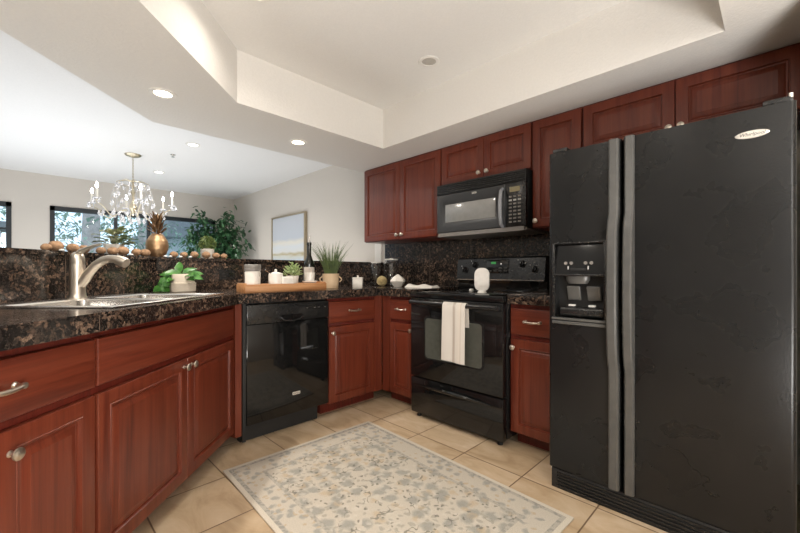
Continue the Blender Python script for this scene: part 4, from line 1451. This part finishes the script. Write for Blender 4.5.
# oval spoon rest standing on the cooktop
CK = 0.912
mb = MB()
mb.rrect(-0.050, 0.050, 0.012, 0.172, -0.010, 0.010, 0.042, 8)
ob = tag(thing('oval_holder', 'white oval ceramic spoon rest standing upright on the range top', 'spoon rest', (-1.425, 2.22, CK), R(18)), 'white oval ceramic spoon rest standing upright on the range top', 'spoon rest')
bmesh.ops.bevel(mb.bm, geom=[e for e in mb.bm.edges if abs(e.verts[0].co.y - e.verts[1].co.y) < 1e-5], offset=0.004, segments=2, affect='EDGES')
mb.build('plate', M['ceramic'], ob, 40)
MB().lathe([(0, 0), (0.030, 0), (0.032, 0.003), (0.026, 0.014), (0.02, 0.018), (0, 0.018)], seg=20).build('base', M['ceramic'], ob)
t = thing('salt_dish', 'tiny white dish at the back left of the range top', 'dish', (-1.60, 2.35, CK))
MB().lathe([(0, 0), (0.014, 0), (0.018, 0.006), (0.016, 0.016), (0.012, 0.020), (0, 0.021)], seg=16).build('dish_body', M['ceramic'], t)

# ------------------------------------------------------------------ things on the bar ledge
Z = BAR1
pods = [(-2.479, .075, .020, 'smallest dried brown pod, first from the left on the bar ledge'),
        (-2.516, .112, .029, 'largest dried brown pod, second from the left on the bar ledge near the window edge'),
        (-2.584, .180, .026, 'dried brown pod, third from the left on the bar ledge behind the faucet'),
        (-2.632, .228, .024, 'dried brown pod, fourth from the left on the bar ledge behind the faucet lever'),
        (-2.714, .310, .022, 'small dried brown pod, fifth from the left, just left of the little variegated plant'),
        (-2.777, .373, .026, 'dried brown pod, sixth from the left, in front of the variegated plant pot'),
        (-2.834, .430, .030, 'big round dried pod, seventh from the left, in front of the variegated plant'),
        (-2.918, .513, .027, 'dried brown pod, second to the left of the gold pineapple'),
        (-2.970, .569, .029, 'dried brown pod touching the left side of the gold pineapple'),
        (-2.995, .746, .024, 'dried brown pod, first to the right of the gold pineapple'),
        (-2.995, .809, .023, 'dried brown pod, second to the right of the gold pineapple'),
        (-2.995, .878, .026, 'dried brown pod, third right of the pineapple and left of the boxwood pot'),
        (-2.985, .955, .027, 'dried brown pod directly in front of the boxwood ball pot'),
        (-2.995, 1.027, .025, 'dried brown pod just right of the boxwood ball pot'),
        (-2.995, 1.085, .022, 'dried brown pod, last one at the right end of the row')]
for i, (x, y, r_, lab) in enumerate(pods):
    mb = MB()
    vs = mb.sphere((0, 0, 0), r_, 3, (1.08, 1.08, 0.92))
    for v in vs:
        v.co *= 1 + 0.10 * mnoise.noise(v.co * 55 + Vector((i * 3.1, 0, 0)))
    zmin = min(v.co.z for v in vs)
    o = mb.build('dried_pod', M['pod'])
    o.location = (x, y, Z - zmin)
    o.rotation_euler = (0, 0, i * 0.7)
    tag(o, lab, 'decor pod', 'row of dried brown pods along the bar ledge')
pebs = [(-2.487, .132, 'white pebble between the second and third dried pods from the left'),
        (-2.560, .205, 'white pebble between the third and fourth dried pods, above the faucet lever'),
        (-2.825, .470, 'white pebble right of the big pod in front of the variegated plant'),
        (-2.960, .686, 'white pebble touching the right foot of the gold pineapple'),
        (-2.962, .716, 'white pebble, second to the right of the gold pineapple'),
        (-2.960, .779, 'white pebble between the first two pods right of the pineapple'),
        (-2.960, .842, 'white pebble between the second and third pods right of the pineapple')]
for i, (x, y, lab) in enumerate(pebs):
    mb = MB()
    vs = mb.sphere((0, 0, 0), 0.011, 2, (1.2, 1.1, 0.6))
    zmin = min(v.co.z for v in vs)
    o = mb.build('white_pebble', M['pebble'])
    o.location = (x, y, Z - zmin)
    tag(o, lab, 'pebble', 'white pebbles among the dried pods')
# pineapple
t = thing('pineapple_ornament', 'antique gold pineapple ornament on the bar ledge', 'ornament', (-3.045, .655, Z))
mb = MB()
segs, rows = 24, 16
prof = []
for k in range(rows + 1):
    u_ = k / rows
    prof.append((0.066 * (math.sin(PI * (0.10 + 0.82 * u_)) ** 0.55) * (0.93 if u_ > 0.8 else 1) + 0.002, 0.165 * u_))
mb.lathe([(0, 0)] + prof + [(0, 0.166)], seg=segs)
for v in mb.bm.verts:
    a = math.atan2(v.co.y, v.co.x)
    k_ = 1 + 0.035 * math.sin(a * 8 + v.co.z * 110) * math.sin(a * 8 - v.co.z * 110)
    v.co.x *= k_; v.co.y *= k_
mb.build('fruit', M['gold'], t, 60)
mb = MB()
rnd = random.Random(9)
for k in range(34):
    a = k * 2.4
    lv = k / 34
    rad = 0.022 * (1 - lv * 0.6)
    mb.leaf((math.cos(a) * rad, math.sin(a) * rad, 0.160 + lv * 0.085), (math.cos(a) * (1 - lv) * 0.75, math.sin(a) * (1 - lv) * 0.9, 1.1 + lv), (math.cos(a), math.sin(a), 0), 0.05 + 0.035 * lv, 0.024, -0.25, 0.2)
mb.build('crown', M['bronze'], t, fix=False)
# variegated little plant
t = thing('potted_plant', 'small variegated plant in a white pot on the bar ledge behind the dried pods', 'plant', (-2.985, .405, Z))
t.scale = (1.35, 1.35, 1.35)
MB().lathe([(0, 0), (0.030, 0), (0.040, 0.05), (0.040, 0.055), (0.036, 0.055), (0.034, 0.045), (0, 0.045)], seg=20).build('pot', M['ceramic'], t)
rnd = random.Random(14)
mb = MB()
for k in range(70):
    a = rnd.uniform(0, 2 * PI); e = rnd.uniform(0.0, 1.1)
    r_ = rnd.uniform(0.0, 0.055)
    mb.leaf((math.cos(a) * r_, math.sin(a) * r_, 0.05 + rnd.uniform(0, 0.07)), (math.cos(a), math.sin(a), e), (0, 0, 1), rnd.uniform(0.03, 0.05), 0.026, 0.3)
mb.build('foliage', M['variegated'], t, fix=False)
# boxwood ball
t = thing('boxwood_ball', 'round green boxwood ball in a pale grey pot on the bar ledge', 'plant', (-3.10, 1.000, Z))
MB().lathe([(0, 0), (0.042, 0), (0.046, 0.004), (0.048, 0.075), (0.044, 0.078), (0, 0.070)], seg=24).build('pot', M['off_lens'], t)
mb = MB()
rnd = random.Random(17)
mb.sphere((0, 0, 0.115), 0.048, 2, (1, 1, 1.05))
for k in range(420):
    n_ = Vector((rnd.gauss(0, 1), rnd.gauss(0, 1), rnd.gauss(0, 1))).normalized()
    mb.leaf(Vector((0, 0, 0.115)) + n_ * 0.045, n_ + Vector((rnd.uniform(-.8, .8), rnd.uniform(-.8, .8), rnd.uniform(-.4, .8))), n_, 0.022, 0.012, 0.2)
mb.build('foliage', M['boxwood'], t, fix=False)

# ------------------------------------------------------------------ dining room
# ficus tree in the far corner
t = thing('potted_ficus', 'tall leafy ficus tree in the far dining room corner by the window', 'plant', (-6.40, 2.17, 0))
MB().lathe([(0, 0), (0.13, 0), (0.17, 0.28), (0.175, 0.30), (0.155, 0.30), (0.15, 0.26), (0, 0.26)], seg=28).build('planter', M['stone_pot'], t)
rnd = random.Random(31)
tr = MB()
lf = MB()
tr.tube([(0, 0, 0.25), (0.02, 0.01, 0.7), (-0.01, 0.0, 1.15), (0.0, 0.02, 1.5)], [0.025, 0.022, 0.018, 0.012], 8)
R1, R2 = Vector((.7071, .7071, 0)), Vector((-.7071, .7071, 0))
tips = []
for (sx, sy, sz) in ((0.26, 0.0, 2.02), (0.12, 0.05, 1.93), (-0.30, 0.1, 2.0), (-0.12, -0.05, 1.88), (0.42, 0.05, 1.78), (0.50, 0.0, 1.50), (0.28, 0.1, 1.72), (-0.42, 0.02, 1.62), (-0.30, -0.08, 1.78),
                     (0.05, 0.1, 1.75), (-0.45, 0.05, 1.40), (0.40, -0.05, 1.36), (0.15, -0.12, 1.52), (-0.15, 0.0, 1.45), (0.25, 0.0, 1.25), (-0.28, 0, 1.25), (0.0, 0.1, 1.3), (0.33, 0.0, 1.6), (-0.08, 0.0, 1.65)):
    tip = R1 * sx + R2 * sy + Vector((0, 0, sz))
    st = Vector((0, 0.01, rnd.uniform(0.9, 1.35)))
    mid = st.lerp(tip, 0.55) + Vector((0, 0, 0.10))
    tr.tube([st, mid, tip], [0.009, 0.006, 0.003], 6)
    nl = 85
    for k in range(nl):
        u_ = rnd.uniform(0.35, 1.03)
        p = (st.lerp(mid, u_ / 0.55) if u_ < 0.55 else mid.lerp(tip, (u_ - 0.55) / 0.45))
        p = p + Vector((rnd.gauss(0, 0.05), rnd.gauss(0, 0.05), rnd.gauss(0, 0.05)))
        lf.leaf(p, (rnd.uniform(-1, 1), rnd.uniform(-1, 1), rnd.uniform(-1.0, 0.35)), (0, 0, 1), rnd.uniform(0.07, 0.11), rnd.uniform(0.04, 0.058), 0.25)
tr.build('trunk', M['bark'], t)
lf.build('foliage', M['ficus'], t, fix=False)

# framed picture
t = thing('framed_picture', 'large framed abstract seascape in pale blues on the dining room wall', 'picture', (-5.46, YW - 0.002, 0.88))
PW, PH = 0.965, 1.0
MB().box(0.022, PW - 0.022, -0.030, -0.004, 0.022, PH - 0.022).build('canvas', M['art'], t, 0)
fm = MB()
fm.box(0, 0.022, -0.045, 0, 0, PH, 0.003).box(PW - 0.022, PW, -0.045, 0, 0, PH, 0.003)
fm.box(0.022, PW - 0.022, -0.045, 0, 0, 0.022, 0.003).box(0.022, PW - 0.022, -0.045, 0, PH - 0.022, PH, 0.003)
fm.build('frame', M['frame'], t)

# chandelier
t = thing('chandelier', 'crystal chandelier with candle bulbs hanging over the dining area', 'chandelier', (-5.145, 0.872, CEIL))
MB().lathe([(0, 0), (0.078, 0), (0.080, -0.006), (0.070, -0.018), (0.030, -0.030), (0.012, -0.036), (0, -0.036)], seg=28).build('canopy', M['brass'], t)
ch = MB()
for k in range(16):
    z0 = -0.034 - k * 0.0162
    a = (k % 2) * PI / 2
    pts = []
    for j in range(11):
        b_ = 2 * PI * j / 10
        pts.append((math.cos(a) * 0.006 * math.cos(b_), math.sin(a) * 0.006 * math.cos(b_), z0 - 0.0105 + 0.0125 * math.sin(b_)))
    ch.tube(pts, 0.0019, 5, caps=False)
ch.build('chain', M['brass'], t)
MB().lathe([(0, -0.285), (0.01, -0.287), (0.016, -0.305), (0.008, -0.325), (0.009, -0.40), (0.022, -0.43), (0.010, -0.46), (0.012, -0.54), (0.035, -0.58), (0.042, -0.61), (0.02, -0.645), (0.010, -0.67), (0.014, -0.685), (0, -0.70)], seg=20).build('column', M['brass'], t)
# upper crown ring
cr = MB()
cr.tube([(0.15 * math.cos(2 * PI * j / 28), 0.15 * math.sin(2 * PI * j / 28), -0.33) for j in range(29)], 0.004, 6, caps=False)
for j in range(6):
    a = j * PI / 3
    cr.tube([(0, 0, -0.31), (0.08 * math.cos(a), 0.08 * math.sin(a), -0.295), (0.15 * math.cos(a), 0.15 * math.sin(a), -0.33)], 0.003, 5)
cr.build('crown_ring', M['brass'], t)


def drop(parent, p, h_=0.04):
    mb = MB()
    r_ = h_ * 0.30
    mb.lathe([(0, 0), (r_ * .45, -h_ * .12), (r_ * .3, -h_ * .22), (r_, -h_ * .65), (r_ * .6, -h_ * .9), (0, -h_)], p, seg=6)
    return mb.build('crystal', M['crystal'], parent, 0)


NARM = 6
for k in range(NARM):
    a = 2 * PI * k / NARM + R(60)
    ca, sa = math.cos(a), math.sin(a)
    pts = []
    for j in range(15):
        u_ = j / 14
        r_ = 0.03 + 0.360 * u_
        z = -0.665 - 0.05 * math.sin(PI * min(1, u_ * 1.25)) + (0.06 * max(0, u_ - 0.6) / 0.4) + 0.075 * math.sin(2 * PI * min(1, u_ * 1.1)) * (1 - u_)
        pts.append((ca * r_, sa * r_, z))
    end = Vector(pts[-1])
    pts.append((end.x + ca * 0.004, end.y + sa * 0.004, end.z + 0.03))
    end = Vector(pts[-1])
    arm = MB().tube(pts, 0.0055, 8).build('arm', M['brass'], t)
    MB().lathe([(0, 0), (0.012, 0.0), (0.038, 0.012), (0.040, 0.016), (0.012, 0.008), (0.013, 0.02), (0, 0.02)], end, seg=18).build('drip_pan', M['crystal'], arm)
    MB().lathe([(0, 0.012), (0.0115, 0.012), (0.0115, 0.115), (0, 0.115)], end, seg=14).build('candle_sleeve', M['candle'], arm)
    MB().lathe([(0, 0.115), (0.007, 0.116), (0.014, 0.135), (0.012, 0.150), (0.004, 0.172), (0, 0.180)], end, seg=12).build('bulb', M['bulb'], arm)
    for m_ in range(3):
        b_ = a + (m_ - 1) * 1.4
        drop(arm, (end.x + 0.037 * math.cos(b_), end.y + 0.037 * math.sin(b_), end.z + 0.012), 0.055)
for j in range(14):
    a = 2 * PI * j / 14
    drop(t, (0.15 * math.cos(a), 0.15 * math.sin(a), -0.333), 0.055)
for ring, (r_, z_, n_) in enumerate(((0.19, -0.66, 14), (0.11, -0.72, 9), (0.30, -0.655, 14), (0.17, -0.44, 10), (0.20, -0.53, 10))):
    for j in range(n_):
        a = 2 * PI * j / n_ + ring * 0.3
        drop(t, (r_ * math.cos(a), r_ * math.sin(a), z_), 0.06)
st = MB()
for j in range(10):
    a = 2 * PI * j / 10 + 0.9
    st.tube([(0.15 * math.cos(a), 0.15 * math.sin(a), -0.333), (0.185 * math.cos(a), 0.185 * math.sin(a), -0.44), (0.20 * math.cos(a), 0.20 * math.sin(a), -0.53), (0.19 * math.cos(a), 0.19 * math.sin(a), -0.66)], 0.0025, 5)
st.build('bead_strings', M['crystal'], t)


# recessed ceiling lights
def can(x, y, z, label, lens, power, col, r_=0.056):
    t = thing('recessed_light', label, 'ceiling light', (x, y, z), 0, 'recessed ceiling lights')
    MB().lathe([(r_ * 0.80, -0.001), (r_ * 0.82, -0.006), (r_ * 1.15, -0.006), (r_ * 1.25, -0.001)], seg=32).build('trim_ring', M['trim'], t)
    MB().lathe([(0, -0.0025), (r_ * 0.82, -0.0025), (r_ * 0.82, -0.0008), (0, -0.0008)], seg=28).build('lens', lens, t)
    if power:
        l = bpy.data.lights.new('recessed_lamp', 'AREA')
        l.shape = 'DISK'; l.size = r_ * 1.6; l.energy = power; l.color = col
        l.spread = R(150)
        o = bpy.data.objects.new('recessed_lamp', l)
        C.objects.link(o); o.parent = t
        o.location = (0, 0, -0.012)
    return t


WARM = (1.0, 0.92, 0.82)
can(-2.449, 0.555, SOF, 'lit recessed light in the soffit above the sink', M['lens'], 8, WARM)
can(-2.628, 1.507, SOF, 'lit recessed light in the soffit above the dishwasher', M['lens'], 8, WARM)
can(-1.45, -0.44, SOF, 'lit recessed light in the soffit at the near end of the sink run', M['lens'], 11, WARM)
can(-4.298, 1.246, CEIL, 'lit recessed light in the dining ceiling nearest the soffit edge', M['lens_white'], 14, (1, 0.95, 0.88))
can(-5.802, 1.269, CEIL, 'lit recessed light in the dining ceiling just beyond the chandelier', M['lens_white'], 14, (1, 0.95, 0.88))
can(-1.547, 1.805, CEIL, 'unlit recessed light with a frosted lens in the raised kitchen ceiling', M['off_lens'], 0, WARM, 0.055)
can(-1.742, 0.782, CEIL, 'lit recessed light cut by the top edge of the photo in the raised kitchen ceiling', M['lens'], 2.5, WARM)
can(-0.7, 0.3, CEIL, 'lit recessed light in the raised kitchen ceiling above the camera', M['lens'], 5, WARM)
t = thing('fire_sprinkler', 'small grey sprinkler head on the dining ceiling right of the chandelier', 'sprinkler', (-4.825, 1.192, CEIL))
MB().lathe([(0, 0), (0.026, 0), (0.026, -0.004), (0.010, -0.008), (0.008, -0.022), (0, -0.022)], seg=18).build('base', M['steel'], t)
MB().lathe([(0, -0.022), (0.016, -0.026), (0.018, -0.030), (0, -0.032)], seg=18).build('deflector', M['steel'], t)
